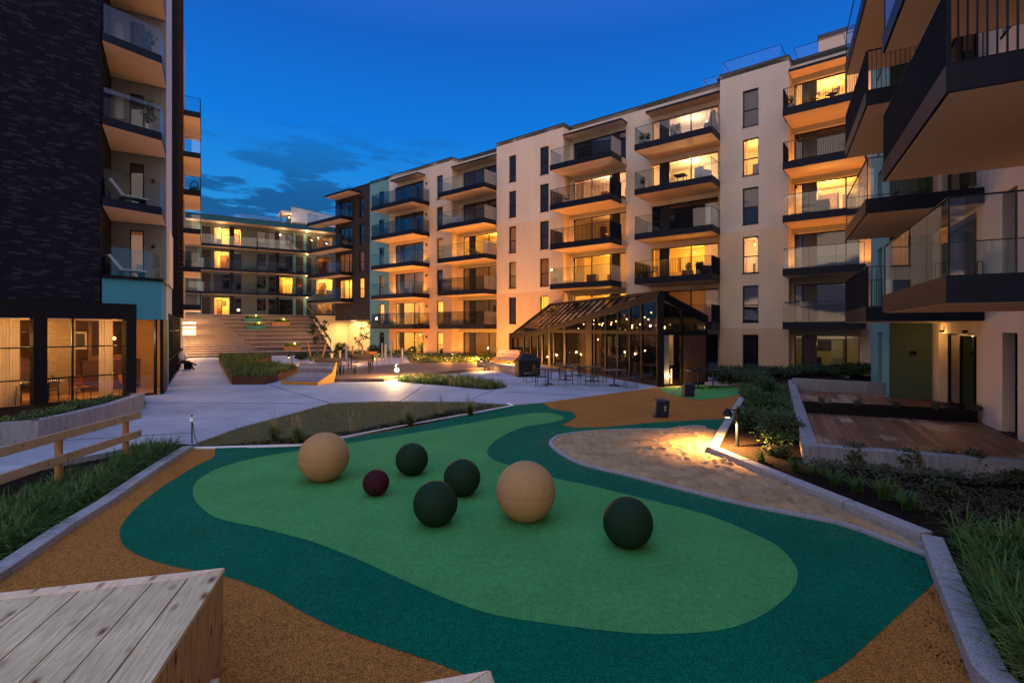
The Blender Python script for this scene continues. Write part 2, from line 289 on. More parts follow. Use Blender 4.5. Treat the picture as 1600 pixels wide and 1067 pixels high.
# ------------------------------------------------------------------ mesh helpers
def wl(o):
    p = Vector((0, 0, 0))
    while o is not None:
        p += o.location; o = o.parent
    return p
class MB:
    def __init__(s): s.v = []; s.f = []; s.m = []; s.mats = []
    def mi(s, mat):
        if mat not in s.mats: s.mats.append(mat)
        return s.mats.index(mat)
    def face(s, pts, mat):
        b = len(s.v); s.v.extend([tuple(p) for p in pts]); s.f.append(tuple(range(b, b + len(pts)))); s.m.append(s.mi(mat)); return s
    def hexa(s, p, mat):   # 8 corners: bottom 4 ccw, top 4
        b = len(s.v); s.v.extend([tuple(q) for q in p]); k = s.mi(mat)
        for f in ((3, 2, 1, 0), (4, 5, 6, 7), (0, 1, 5, 4), (1, 2, 6, 5), (2, 3, 7, 6), (3, 0, 4, 7)):
            s.f.append(tuple(b + i for i in f)); s.m.append(k)
        return s
    def box(s, x0, x1, y0, y1, z0, z1, mat):
        return s.hexa([(x0, y0, z0), (x1, y0, z0), (x1, y1, z0), (x0, y1, z0), (x0, y0, z1), (x1, y0, z1), (x1, y1, z1), (x0, y1, z1)], mat)
    def prism(s, poly, z0, z1, mat, top=None, bot=None):
        a = sum(poly[i][0] * poly[(i + 1) % len(poly)][1] - poly[(i + 1) % len(poly)][0] * poly[i][1] for i in range(len(poly)))
        if a < 0: poly = poly[::-1]
        n = len(poly); b = len(s.v)
        s.v.extend([(p[0], p[1], z0) for p in poly] + [(p[0], p[1], z1) for p in poly])
        s.f.append(tuple(b + n + i for i in range(n))); s.m.append(s.mi(top or mat))
        s.f.append(tuple(b + i for i in reversed(range(n)))); s.m.append(s.mi(bot or mat))
        for i in range(n):
            j = (i + 1) % n; s.f.append((b + i, b + j, b + n + j, b + n + i)); s.m.append(s.mi(mat))
        return s
    def tube(s, a, b, r, mat, n=8, r2=None):
        a = Vector(a); b = Vector(b); d = (b - a)
        if d.length < 1e-6: return s
        d.normalize(); u = d.orthogonal().normalized(); w = d.cross(u); r2 = r if r2 is None else r2
        k = len(s.v); mi = s.mi(mat)
        for P, q in ((a, r), (b, r2)):
            for i in range(n):
                t = 2 * math.pi * i / n; s.v.append(tuple(P + (u * math.cos(t) + w * math.sin(t)) * q))
        for i in range(n):
            j = (i + 1) % n; s.f.append((k + i, k + j, k + n + j, k + n + i)); s.m.append(mi)
        s.f.append(tuple(k + i for i in reversed(range(n)))); s.m.append(mi); s.f.append(tuple(k + n + i for i in range(n))); s.m.append(mi)
        return s
    def bar(s, a, b, w, h, mat):   # rectangular bar, w horizontal, h vertical
        a = Vector(a); b = Vector(b); d = (b - a).normalized(); u = d.cross(Vector((0, 0, 1)))
        if u.length < 1e-3: u = Vector((1, 0, 0))
        u.normalize(); k = u.cross(d).normalized(); u *= w / 2; k *= h / 2
        return s.hexa([a - u - k, b - u - k, b + u - k, a + u - k, a - u + k, b - u + k, b + u + k, a + u + k], mat)
    def lathe(s, c, prof, mat, n=20):
        k = len(s.v); mi = s.mi(mat)
        for r, z in prof:
            for i in range(n):
                t = 2 * math.pi * i / n; s.v.append((c[0] + r * math.cos(t), c[1] + r * math.sin(t), c[2] + z))
        for q in range(len(prof) - 1):
            for i in range(n):
                j = (i + 1) % n; s.f.append((k + q * n + i, k + q * n + j, k + (q + 1) * n + j, k + (q + 1) * n + i)); s.m.append(mi)
        return s
    def sphere(s, c, r, mat, n=10):
        return s.lathe(c, [(r * math.sin(math.pi * i / n) + 1e-4, -r * math.cos(math.pi * i / n)) for i in range(n + 1)], mat, max(8, n))
    def build(s, name, parent=None, world=True, smooth=False, bevel=0):
        me = bpy.data.meshes.new(name); off = wl(parent) if (world and parent is not None) else Vector((0, 0, 0))
        if world and parent is None: off = Vector((0, 0, 0))
        me.from_pydata([(v[0] - off.x, v[1] - off.y, v[2] - off.z) for v in s.v], [], s.f)
        for m in s.mats: me.materials.append(MATS[m])
        me.polygons.foreach_set('material_index', s.m)
        uv = me.uv_layers.new(name='UVMap'); data = []
        for p in me.polygons:
            n = p.normal
            if abs(n.z) > .7:
                for li in p.loop_indices:
                    w = s.v[me.loops[li].vertex_index]; data += [w[0], w[1]]
            else:
                t = Vector((-n.y, n.x, 0)); t = t.normalized() if t.length > 1e-6 else Vector((1, 0, 0))
                if t.x + .3 * t.y < 0: t = -t
                for li in p.loop_indices:
                    w = s.v[me.loops[li].vertex_index]; data += [w[0] * t.x + w[1] * t.y, w[2]]
        uv.data.foreach_set('uv', data)
        if smooth: me.polygons.foreach_set('use_smooth', [True] * len(me.polygons))
        o = bpy.data.objects.new(name, me); C.objects.link(o)
        if parent is not None: o.parent = parent
        if bevel:
            bm = o.modifiers.new('bevel', 'BEVEL'); bm.width = bevel; bm.segments = 2; bm.limit_method = 'ANGLE'
        return o
def tag(o, label=None, cat=None, group=None, kind=None):
    if label: o['label'] = label
    if cat: o['category'] = cat
    if group: o['group'] = group
    if kind: o['kind'] = kind
    return o
def thing(name, label, cat, loc=(0, 0, 0), rz=0, group=None):
    o = bpy.data.objects.new(name, None); C.objects.link(o); o.empty_display_size = .2
    o.location = loc; o.rotation_euler = (0, 0, rz); return tag(o, label, cat, group)
def dup(root, loc, rz=0, label=None, group=None, scale=None):
    r = root.copy(); C.objects.link(r); r.location = loc; r.rotation_euler = (0, 0, rz)
    if scale: r.scale = (scale,) * 3
    if label: r['label'] = label
    if group: r['group'] = group
    for ch in list(root.children):
        c = ch.copy(); C.objects.link(c); c.parent = r
        for g in list(ch.children):
            d = g.copy(); C.objects.link(d); d.parent = c
    return r
def ground(px, py, z=0.0):
    D = (H - z) * F / (py - HY); return ((px - 800) / F * D, D)
def smoothpoly(pts, n=6):
    out = []
    m = len(pts)
    for i in range(m):
        p0, p1, p2, p3 = pts[i - 1], pts[i], pts[(i + 1) % m], pts[(i + 2) % m]
        for k in range(n):
            t = k / n
            out.append(tuple(.5 * (2 * p1[a] + (-p0[a] + p2[a]) * t + (2 * p0[a] - 5 * p1[a] + 4 * p2[a] - p3[a]) * t * t + (-p0[a] + 3 * p1[a] - 3 * p2[a] + p3[a]) * t ** 3) for a in (0, 1)))
    return out
def sheet(name, poly, z, mat, label=None):
    from mathutils.geometry import tessellate_polygon
    tri = tessellate_polygon([[Vector((p[0], p[1], 0)) for p in poly]])
    m = MB(); b = [(p[0], p[1], z) for p in poly]; m.v = b; k = m.mi(mat)
    for t in tri:
        a = (poly[t[1]][0] - poly[t[0]][0]) * (poly[t[2]][1] - poly[t[0]][1]) - (poly[t[2]][0] - poly[t[0]][0]) * (poly[t[1]][1] - poly[t[0]][1])
        m.f.append(tuple(t) if a > 0 else tuple(reversed(t))); m.m.append(k)
    o = m.build(name); tag(o, kind='structure'); return o
def lamp(name, kind, loc, power, col=(1, .56, .22), parent=None, size=.05, spot=None, blend=.6, rot=(0, 0, 0), local=False):
    l = bpy.data.lights.new(name, kind); l.energy = power; l.color = col; l.shadow_soft_size = size
    if kind == 'SPOT': l.spot_size = R(spot or 120); l.spot_blend = blend
    o = bpy.data.objects.new(name, l); C.objects.link(o)
    off = wl(parent) if parent is not None and not local else Vector((0, 0, 0))
    o.location = Vector(loc) - off; o.rotation_euler = rot
    if parent is not None: o.parent = parent
    return o
class Fr:
    def __init__(s, P, r, n): s.P = Vector((P[0], P[1], 0)); s.r = Vector((r[0], r[1], 0)).normalized(); s.n = Vector((n[0], n[1], 0)).normalized()
    def pt(s, a, o, z): q = s.P + s.r * a + s.n * o; return (q.x, q.y, z)
    def S(s, px, o=0):
        k = (px - 800) / F; x0 = s.P.x + s.n.x * o; y0 = s.P.y + s.n.y * o
        return (k * y0 - x0) / (s.r.x - k * s.r.y)
    def box(s, mb, a0, a1, o0, o1, z0, z1, mat):
        return mb.hexa([s.pt(a0, o0, z0), s.pt(a1, o0, z0), s.pt(a1, o1, z0), s.pt(a0, o1, z0), s.pt(a0, o0, z1), s.pt(a1, o0, z1), s.pt(a1, o1, z1), s.pt(a0, o1, z1)], mat)
    def poly(s, pts): return [s.pt(a, o, 0)[:2] for a, o in pts]

def wall(mb, fr, o, a0, a1, z0, z1, holes, mat, depth=.22):
    """wall plane with real openings and reveals"""
    hs = [h for h in holes if h[1] > a0 + .01 and h[0] < a1 - .01 and h[3] > z0 and h[2] < z1]
    hs = [(max(h[0], a0), min(h[1], a1), max(h[2], z0), min(h[3], z1)) for h in hs]
    A = sorted({a0, a1, *[h[0] for h in hs], *[h[1] for h in hs]}); Z = sorted({z0, z1, *[h[2] for h in hs], *[h[3] for h in hs]})
    for i in range(len(A) - 1):
        run = None
        for j in range(len(Z) - 1):
            ca = (A[i] + A[i + 1]) / 2; cz = (Z[j] + Z[j + 1]) / 2
            inside = any(h[0] < ca < h[1] and h[2] < cz < h[3] for h in hs)
            if not inside: mb.face([fr.pt(A[i], o, Z[j]), fr.pt(A[i + 1], o, Z[j]), fr.pt(A[i + 1], o, Z[j + 1]), fr.pt(A[i], o, Z[j + 1])], mat)
    for h in hs:
        l, r_, b, t = h
        for (p, q) in (((l, b), (l, t)), ((r_, b), (r_, t)), ((l, b), (r_, b)), ((l, t), (r_, t))):
            mb.face([fr.pt(p[0], o, p[1]), fr.pt(q[0], o, q[1]), fr.pt(q[0], o - depth, q[1]), fr.pt(p[0], o - depth, p[1])], mat)

LIT = {  # interior light: (power, colour)
    'amber': (430, (1, .42, .05)), 'gold': (430, (1, .49, .09)), 'peach': (430, (1, .55, .24)), 'pink': (200, (1, .55, .36)),
    'dim': (48, (1, .45, .15)), 'low': (16, (1, .55, .3)), 'brown': (26, (1, .36, .10)), 'green': (9, (1, .8, .25))}
def window(fr, o, a0, a1, z0, z1, kind, parent, mull=(), panel=None, rail=False, depth=3.2, rec=.16, fm='metal_dark', seed=0, e=None):
    rs = random.Random(int(seed * 97 + a0 * 31 + z0 * 7)); f = MB(); w = .05
    lo, hi = min(a0, a1), max(a0, a1); oo = o - rec
    for b in ((lo, lo + w, z0, z1), (hi - w, hi, z0, z1), (lo + w, hi - w, z0, z0 + w), (lo + w, hi - w, z1 - w, z1)): fr.box(f, b[0], b[1], oo - .04, oo + .04, b[2], b[3], fm)
    for m_ in mull: fr.box(f, m_ - .035, m_ + .035, oo - .035, oo + .035, z0 + w, z1 - w, fm)
    if rail: fr.box(f, lo + w, hi - w, oo - .03, oo + .03, z0 + 1.0, z0 + 1.06, fm)
    fr.box(f, lo - .03, hi + .03, o - rec, o + .035, z0 - .045, z0, fm)
    if panel: fr.box(f, panel[0], panel[1], oo - .03, oo + .03, z0 + w, z1 - w, 'panel_door')
    win = f.build('window', parent)
    p = MB(); lit = kind in LIT
    p.face([fr.pt(lo + w, oo, z0 + w), fr.pt(hi - w, oo, z0 + w), fr.pt(hi - w, oo, z1 - w), fr.pt(lo + w, oo, z1 - w)], 'glass_window' if lit else 'pane_' + kind)
    p.build('pane', win)
    if lit:
        r = MB(); e = e if e is not None else (.35 if hi - lo > 2 else .9); L0, L1 = lo - e, hi + e; q0 = oo - .06; q1 = q0 - depth; b0 = z0 - .02; t0 = z1 + .28
        P = lambda a, d, z: fr.pt(a, d, z)
        r.face([P(L0, q1, b0), P(L1, q1, b0), P(L1, q1, t0), P(L0, q1, t0)], 'room_wall')
        for a in (L0, L1): r.face([P(a, q0, b0), P(a, q1, b0), P(a, q1, t0), P(a, q0, t0)], 'room_wall')
        r.face([P(L0, q0, b0), P(L1, q0, b0), P(L1, q1, b0), P(L0, q1, b0)], 'room_floor'); r.face([P(L0, q0, t0), P(L1, q0, t0), P(L1, q1, t0), P(L0, q1, t0)], 'room_ceiling')
        # inner face of the outer wall so the room is closed
        for a, b in ((L0, lo), (hi, L1)): r.face([P(a, q0, b0), P(b, q0, b0), P(b, q0, t0), P(a, q0, t0)], 'room_wall')
        r.face([P(lo, q0, z1), P(hi, q0, z1), P(hi, q0, t0), P(lo, q0, t0)], 'room_wall')
        r.build('room', win)
        g = MB()
        n = 3 if hi - lo > 2 else 1
        for i in range(n):
            a = rs.uniform(lo + .2, hi - .5); wd = rs.uniform(.35, 1.1); hh = rs.choice((.75, .9, 1.9, 2.05)); d = rs.uniform(.9, depth - .5)
            if hh > 1: fr.box(g, a, a + wd * .8, q1 + .03, q1 + .45, b0 + .01, b0 + hh, rs.choice(('furniture_brown', 'furniture_pale', 'panel_red')))
            else: fr.box(g, a, a + wd, q0 - d, q0 - d + .5, b0 + .01, b0 + hh, rs.choice(('furniture_brown', 'furniture_dark', 'furniture_pale')))
        if rs.random() < .6: fr.box(g, lo + rs.uniform(.1, (hi - lo) * .5), lo + rs.uniform(.5, .9) * (hi - lo), q1 + .02, q1 + .05, b0 + 1.2, b0 + 1.9, 'furniture_brown')
        cm = (lo + hi) / 2 + rs.uniform(-.25, .25) * (hi - lo); 
        if kind in ('amber', 'gold', 'peach', 'pink') and rs.random() < .6: g.sphere(fr.pt(cm, q0 - 1.3, t0 - .55), .05, 'bulb', 6)
        g.tube(fr.pt(cm, q0 - 1.3, t0), fr.pt(cm, q0 - 1.3, t0 - .5), .008, 'furniture_dark', 4)
        g.build('furnishing', win)
        if rs.random() < .55 or kind == 'gold':
            cu = MB(); side = [(lo + .06, lo + .06 + (hi - lo) * .16), (hi - .06 - (hi - lo) * .2, hi - .06)]
            for (c0, c1) in side[:rs.choice((1, 2))]:
                k = max(4, int((c1 - c0) / .045)); pts = [(c0 + (c1 - c0) * i / k, q0 - .12 - .035 * (i % 2)) for i in range(k + 1)]
                for i in range(k): cu.face([fr.pt(pts[i][0], pts[i][1], b0 + .02), fr.pt(pts[i + 1][0], pts[i + 1][1], b0 + .02), fr.pt(pts[i + 1][0], pts[i + 1][1], z1 + .1), fr.pt(pts[i][0], pts[i][1], z1 + .1)], 'curtain')
            cu.build('curtain', win)
        pw, col = LIT[kind]; sz = min(1.0, (hi - lo) / 2.6)
        lamp('room_light', 'POINT', fr.pt((lo + hi) / 2, q0 - 1.4, t0 - .8), pw * (.35 + .65 * sz) * rs.uniform(.85, 1.15), col, win, .12)
    return win

def railing(fr, segs, z, kind, parent, zb=None):
    """segs: list of ((a,o),(a,o)); kind clear / smoke / bars"""
    zb = z - .0 if zb is None else zb
    if kind == 'bars':
        m = MB()
        for (p, q) in segs:
            P = Vector(fr.pt(p[0], p[1], 0)); Q = Vector(fr.pt(q[0], q[1], 0)); d = Q - P; Ln = d.length; d.normalize(); nrm = Vector((-d.y, d.x, 0))
            n = int(Ln / .105)
            for i in range(n + 1):
                c = P + d * (Ln * i / n); a = c - nrm * .028; b = c + nrm * .028
                m.hexa([(a.x - d.x * .005, a.y - d.y * .005, z - .385), (a.x + d.x * .005, a.y + d.y * .005, z - .385), (b.x + d.x * .005, b.y + d.y * .005, z - .385), (b.x - d.x * .005, b.y - d.y * .005, z - .385),
                        (a.x - d.x * .005, a.y - d.y * .005, z + 1.1), (a.x + d.x * .005, a.y + d.y * .005, z + 1.1), (b.x + d.x * .005, b.y + d.y * .005, z + 1.1), (b.x - d.x * .005, b.y - d.y * .005, z + 1.1)], 'metal_dark')
            m.bar((P.x, P.y, z + 1.115), (Q.x, Q.y, z + 1.115), .06, .018, 'metal_dark'); m.bar((P.x, P.y, z + .02), (Q.x, Q.y, z + .02), .05, .012, 'metal_dark')
        return m.build('railing', parent)
    g = MB(); h = MB()
    for (p, q) in segs:
        P = Vector(fr.pt(p[0], p[1], 0)); Q = Vector(fr.pt(q[0], q[1], 0)); d = Q - P; Ln = d.length; d.normalize(); n = max(1, round(Ln / 1.15))
        for i in range(n):
            A = P + d * (Ln * i / n + .012); B = P + d * (Ln * (i + 1) / n - .012)
            g.face([(A.x, A.y, zb), (B.x, B.y, zb), (B.x, B.y, z + 1.12), (A.x, A.y, z + 1.12)], 'glass_' + kind)
        h.bar((P.x, P.y, z + 1.13), (Q.x, Q.y, z + 1.13), .03, .022, 'metal_dark')
        if n > 1 and kind == 'clear': h.tube((Q.x, Q.y, zb), (Q.x, Q.y, z + 1.12), .012, 'metal_dark', 5)
    r = g.build('railing', parent); h.build('handrail', r); return r
def balcony(fr, a0, a1, o0, o1, z, kind, parent, left=True, right=True, so='soffit', th=.4):
    s = MB(); fr.box(s, a0, a1, o0, o1, z - th, z, 'metal_dark'); b = s.build('balcony', parent)
    f = MB(); fr.box(f, a0 + .05, a1 - .05, o0 + .004, o1 - .05, z - th - .012, z - th - .003, so)
    f.build('soffit', b)
    k = .04; segs = [((a0 + k, o1 - k), (a1 - k, o1 - k))]
    if left: segs.append(((a0 + k, o0 + .02), (a0 + k, o1 - k)))
    if right: segs.append(((a1 - k, o0 + .02), (a1 - k, o1 - k)))
    railing(fr, segs, z, kind, b); return b

# ------------------------------------------------------------------ ground sheets
G = ground
def gp(l, z=0): return [G(x, y, z) for x, y in l]
sheet('ground', [(-260, -60), (260, -60), (260, 400), (-260, 400)], -.16, 'ground_far')
sheet('soil_bed', [(-14, -2), (22, -2), (22, 32), (-14, 32)], -.105, 'soil')
# concrete paving of the courtyard
pav = [(-60, 60), (-60, 10), (-16.5, 8), (-11.5, 1.0)] + [G(0, 742), G(60, 727), G(165, 707), G(230, 692), G(302, 694), G(375, 668), G(440, 651), G(516, 630), G(600, 627), G(720, 628), G(800, 632.5)] + \
      [G(850, 629.5), G(920, 620), G(1010, 608), G(1168, 601.5)] + [(16, 24), (24, 34), (10, 48), (-20, 62)]
sheet('paving', pav, 0.0, 'paving_concrete')
# rubber playground
kerbL = gp([(-60, 946), (17, 898), (118, 826), (174, 791), (216.5, 760), (250, 736), (302, 702)])
play = [(-6.8, .2)] + kerbL + gp([(398, 700.5), (470, 697), (640, 667), (801, 635.5), (799, 633), (850, 629), (920, 619.5), (1010, 607.5), (1040, 602), (1168, 603.5), (1105.5, 708), (1217, 751), (1309, 792.5), (1438.7, 850.6), (1458, 908), (1518, 1067)]) + [(2.75, 2.0), (3.1, .2)]
sheet('rubber_surface_orange', play, .004, 'rubber_orange')
dk = gp([(395, 700.6), (330, 717), (270, 750), (222, 785), (192, 818), (188, 842), (205, 862), (250, 880), (310, 893), (365, 905), (420, 926), (470, 955), (530, 984), (600, 1009), (680, 1036), (760, 1067), (860, 1095), (1000, 1112), (1150, 1100), (1270, 1067), (1330, 1030), (1400, 966), (1460, 911)])
dk2 = gp([(1438.7, 850.6), (1309, 818), (1150, 786), (1000, 748), (905, 724), (862, 700), (862, 688), (885, 679), (950, 672.5), (1040, 671), (1121, 672.5), (1133, 654.5), (1100, 655.8), (1012, 661), (947, 667.2), (900, 668.6), (877, 664), (890, 659), (901, 651), (894.6, 644), (862, 638.5), (848, 629.5), (801, 634), (640, 668), (470, 697.5)])
sheet('rubber_surface_dark_green', smoothpoly(dk, 5)[:20 * 5 + 1] + dk[21:] + dk2, .008, 'rubber_teal')
lg = gp([(302, 775), (308, 752), (350, 729), (420, 712), (500, 700), (560, 690.5), (640, 678), (720, 664), (800, 650), (850, 645), (877, 650), (878, 656), (859, 661), (815, 669), (780, 685), (762, 703), (768, 717), (794, 727), (864, 747), (925, 760), (991, 776), (1100, 804), (1176, 834), (1217.5, 856), (1242, 884), (1246, 905), (1232, 931), (1195, 960), (1150, 980), (1100, 989), (1034, 992), (969, 989), (881, 979), (794, 966), (741, 953), (684, 931), (619, 902.5), (566, 878), (496, 850), (444, 835), (400, 824), (345, 812), (318, 797)])
sheet('rubber_surface_light_green', smoothpoly(lg, 5), .012, 'rubber_green')
lg2 = gp([(1030, 606), (1036, 612), (1060, 620), (1090, 625), (1130, 622), (1155, 617), (1167, 604.5), (1100, 601.5)])
sheet('rubber_patch_light_green', lg2, .012, 'rubber_green')
# sand pit: a lumpy surface
def sandpit():
    edge = gp([(1438, 851), (1309, 819), (1150, 787), (1000, 749), (905, 725), (864, 700), (864, 688), (887, 679.5), (950, 673.5), (1040, 672), (1120, 673)]) + gp([(1105.5, 708), (1217, 751), (1309, 792.5)])
    poly = smoothpoly(edge[:11], 4)[:-4] + [edge[10], edge[11], edge[12], edge[13]]
    xs = [p[0] for p in poly]; ys = [p[1] for p in poly]
    def inside(x, y):
        c = False; n = len(poly); j = n - 1
        for i in range(n):
            if (poly[i][1] > y) != (poly[j][1] > y) and x < (poly[j][0] - poly[i][0]) * (y - poly[i][1]) / (poly[j][1] - poly[i][1]) + poly[i][0]: c = not c
            j = i
        return c
    rs = random.Random(3); pits = []
    for _ in range(620):
        x = rs.uniform(min(xs), max(xs)); y = rs.uniform(min(ys), max(ys)); pits.append((x, y, rs.uniform(.05, .15), rs.choice((.2, .35, .5, 1.3)) * rs.uniform(.7, 1.2), rs.uniform(0, 3.14)))
    cell = {}
    for p in pits:
        for i in range(-1, 2):
            for j in range(-1, 2): cell.setdefault((int(p[0] / .4) + i, int(p[1] / .4) + j), []).append(p)
    from mathutils import noise as NZ
    segs = [(poly[i], poly[(i + 1) % len(poly)]) for i in range(len(poly))]
    def edge_d(x, y):
        b = 9
        for (p, q) in segs:
            dx, dy = q[0] - p[0], q[1] - p[1]; t = max(0, min(1, ((x - p[0]) * dx + (y - p[1]) * dy) / (dx * dx + dy * dy + 1e-9))); b = min(b, (x - p[0] - t * dx) ** 2 + (y - p[1] - t * dy) ** 2)
        return math.sqrt(b)
    def hgt(x, y):
        z = .062
        for (a, b, r, s, t) in cell.get((int(x / .4), int(y / .4)), ()):
            dx = (x - a) * math.cos(t) + (y - b) * math.sin(t); dy = -(x - a) * math.sin(t) + (y - b) * math.cos(t)
            d = math.hypot(dx, dy * 1.7) / r
            if d < 1.9: z += -.11 * s * math.exp(-(d * 1.3) ** 6) + .030 * s * math.exp(-((d - 1.15) * 3) ** 2)
        z += .022 * NZ.noise(Vector((x * 2.2, y * 2.2, 0))) + .016 * NZ.noise(Vector((x * 6, y * 6, 3))) + .007 * NZ.noise(Vector((x * 15, y * 15, 7)))
        return .0135 + max(.0, z - .0135) * min(1, edge_d(x, y) / .22)
    m = MB(); k = m.mi('sand'); st = .034; idx = {}
    nx = int((max(xs) - min(xs)) / st) + 1; ny = int((max(ys) - min(ys)) / st) + 1
    for i in range(nx):
        for j in range(ny):
            x = min(xs) + i * st; y = min(ys) + j * st
            if inside(x, y): idx[(i, j)] = len(m.v); m.v.append((x, y, hgt(x, y)))
    for (i, j) in list(idx):
        q = [(i, j), (i + 1, j), (i + 1, j + 1), (i, j + 1)]
        if all(t in idx for t in q): m.f.append(tuple(idx[t] for t in q)); m.m.append(k)
    tag(m.build('sand', smooth=True), kind='structure')
    sp = MB(); r3 = random.Random(8)
    for _ in range(5200):
        i = r3.randrange(len(edge[:11]) - 1); t = r3.random(); ax, ay = edge[i]; bx_, by_ = edge[i + 1]; x = ax + (bx_ - ax) * t; y = ay + (by_ - ay) * t; o = abs(r3.gauss(0, .28)); d = math.hypot(bx_ - ax, by_ - ay) + 1e-6; nx_, ny_ = (by_ - ay) / d, -(bx_ - ax) / d
        if inside(x + nx_ * .05, y + ny_ * .05): nx_, ny_ = -nx_, -ny_
        x += nx_ * (.05 + o); y += ny_ * (.05 + o); w = r3.uniform(.003, .008); sp.face([(x, y, .0155), (x + w, y + w * .3, .0155), (x + w * .4, y + w, .018)], 'sand')
    tag(sp.build('spilled_sand'), 'grains of sand scattered over the rubber beside the edging', 'sand', kind='stuff')
    sheet('sand_base', poly, .0125, 'sand')
    # pale granite sett edging along the green rubber
    e = MB(); path = smoothpoly(edge[:11], 6)[:-6]
    for i in range(len(path) - 1):
        e.bar((path[i][0], path[i][1], .02), (path[i + 1][0], path[i + 1][1], .02), .085, .045, 'granite')
    tag(e.build('sandpit_edging'), 'thin curved pale granite edging between the dark green rubber and the sand pit', 'edging')
sandpit()

def kerb(pts, z0, z1, w, name, label, side=1, seg=1.25):
    """granite kerb of stones laid end to end; pts = inner base line"""
    root = thing(name, label, 'kerb', (pts[0][0], pts[0][1], 0))
    for i in range(len(pts) - 1):
        a = Vector((*pts[i], 0)); b = Vector((*pts[i + 1], 0)); d = b - a; L = d.length; d.normalize(); nr = Vector((d.y, -d.x, 0)) * side
        n = max(1, round(L / seg))
        for k in range(n):
            p = a + d * (L * k / n + .012); q = a + d * (L * (k + 1) / n - .012)
            m = MB(); m.hexa([(p.x, p.y, z0), (q.x, q.y, z0), (q.x + nr.x * w, q.y + nr.y * w, z0), (p.x + nr.x * w, p.y + nr.y * w, z0),
                              (p.x, p.y, z1), (q.x, q.y, z1), (q.x + nr.x * w, q.y + nr.y * w, z1), (p.x + nr.x * w, p.y + nr.y * w, z1)], 'granite')
            m.build('kerb_stone', root, bevel=.012)
    return root
kerb(kerbL, -.12, .095, .20, 'granite_kerb', 'grey granite kerb of long stones between the left sedge bed and the orange rubber', -1, .95)
krA = G(1105.5, 708); krB = G(1168, 604); krC = G(1438.7, 850.6); krD = G(1518, 1067)
kerb([krA, krC], -.1, .145, .2, 'granite_kerb', 'granite kerb between the sand pit and the planted bed, running towards the lamp', -1, 1.25)
kerb([krB, krA], -.1, .145, .2, 'granite_kerb', 'narrow granite kerb leading back from the lamp past the orange rubber', -1, 1.6)
kerb([krC, G(1458, 908), krD, (2.95, 1.6), (3.3, .4)], -.1, .145, .21, 'granite_kerb', 'granite kerb in the lower right beside the tall green grasses', -1, .85)
kerb([G(1085, 600.5), G(1168, 602)], -.1, .12, .2, 'granite_kerb', 'short far granite kerb closing the small light green patch', -1, 2)
m = MB()
for a, b in (((302, 701), (470, 696)), ((470, 696), (800, 634.5))):
    A = G(*a); B = G(*b); m.bar((A[0], A[1], .012), (B[0], B[1], .012), .07, .04, 'white_paint')
A = G(800, 634.5); B = G(794, 631); m.bar((A[0], A[1], .012), (B[0], B[1], .012), .12, .04, 'white_paint')
tag(m.build('edge_strip'), 'thin pale metal edge strip between the lawn island and the green rubber', 'edge strip')
# paving joints
m = MB()
for a, b in (((420, 601), (516, 630)), ((222, 630), (470, 630)), ((665, 601), (625, 627)), ((775, 608), (740, 622)), ((60, 690), (300, 676)), ((500, 600), (640, 601)), ((845, 596), (1000, 606)), ((790, 612), (900, 618)), ((810, 600), (960, 612)), ((870, 592), (1010, 601))):
    A = G(*a); B = G(*b); m.bar((A[0], A[1], .001), (B[0], B[1], .001), .03, .006, 'soil')
tag(m.build('paving_joints'), kind='structure')
# lawn island soil + base
isl = gp([(302, 700), (302, 695), (375, 668.5), (440, 651.5), (516, 630.5), (600, 627.5), (720, 628.5), (797, 632.5), (797, 634.5), (640, 666), (470, 695)])
sheet('lawn_island', isl, .012, 'lawn_base')
sheet('island_soil', gp([(310, 700), (420, 688), (560, 672), (700, 650), (790, 635), (640, 666), (470, 695.5)]), .016, 'soil')

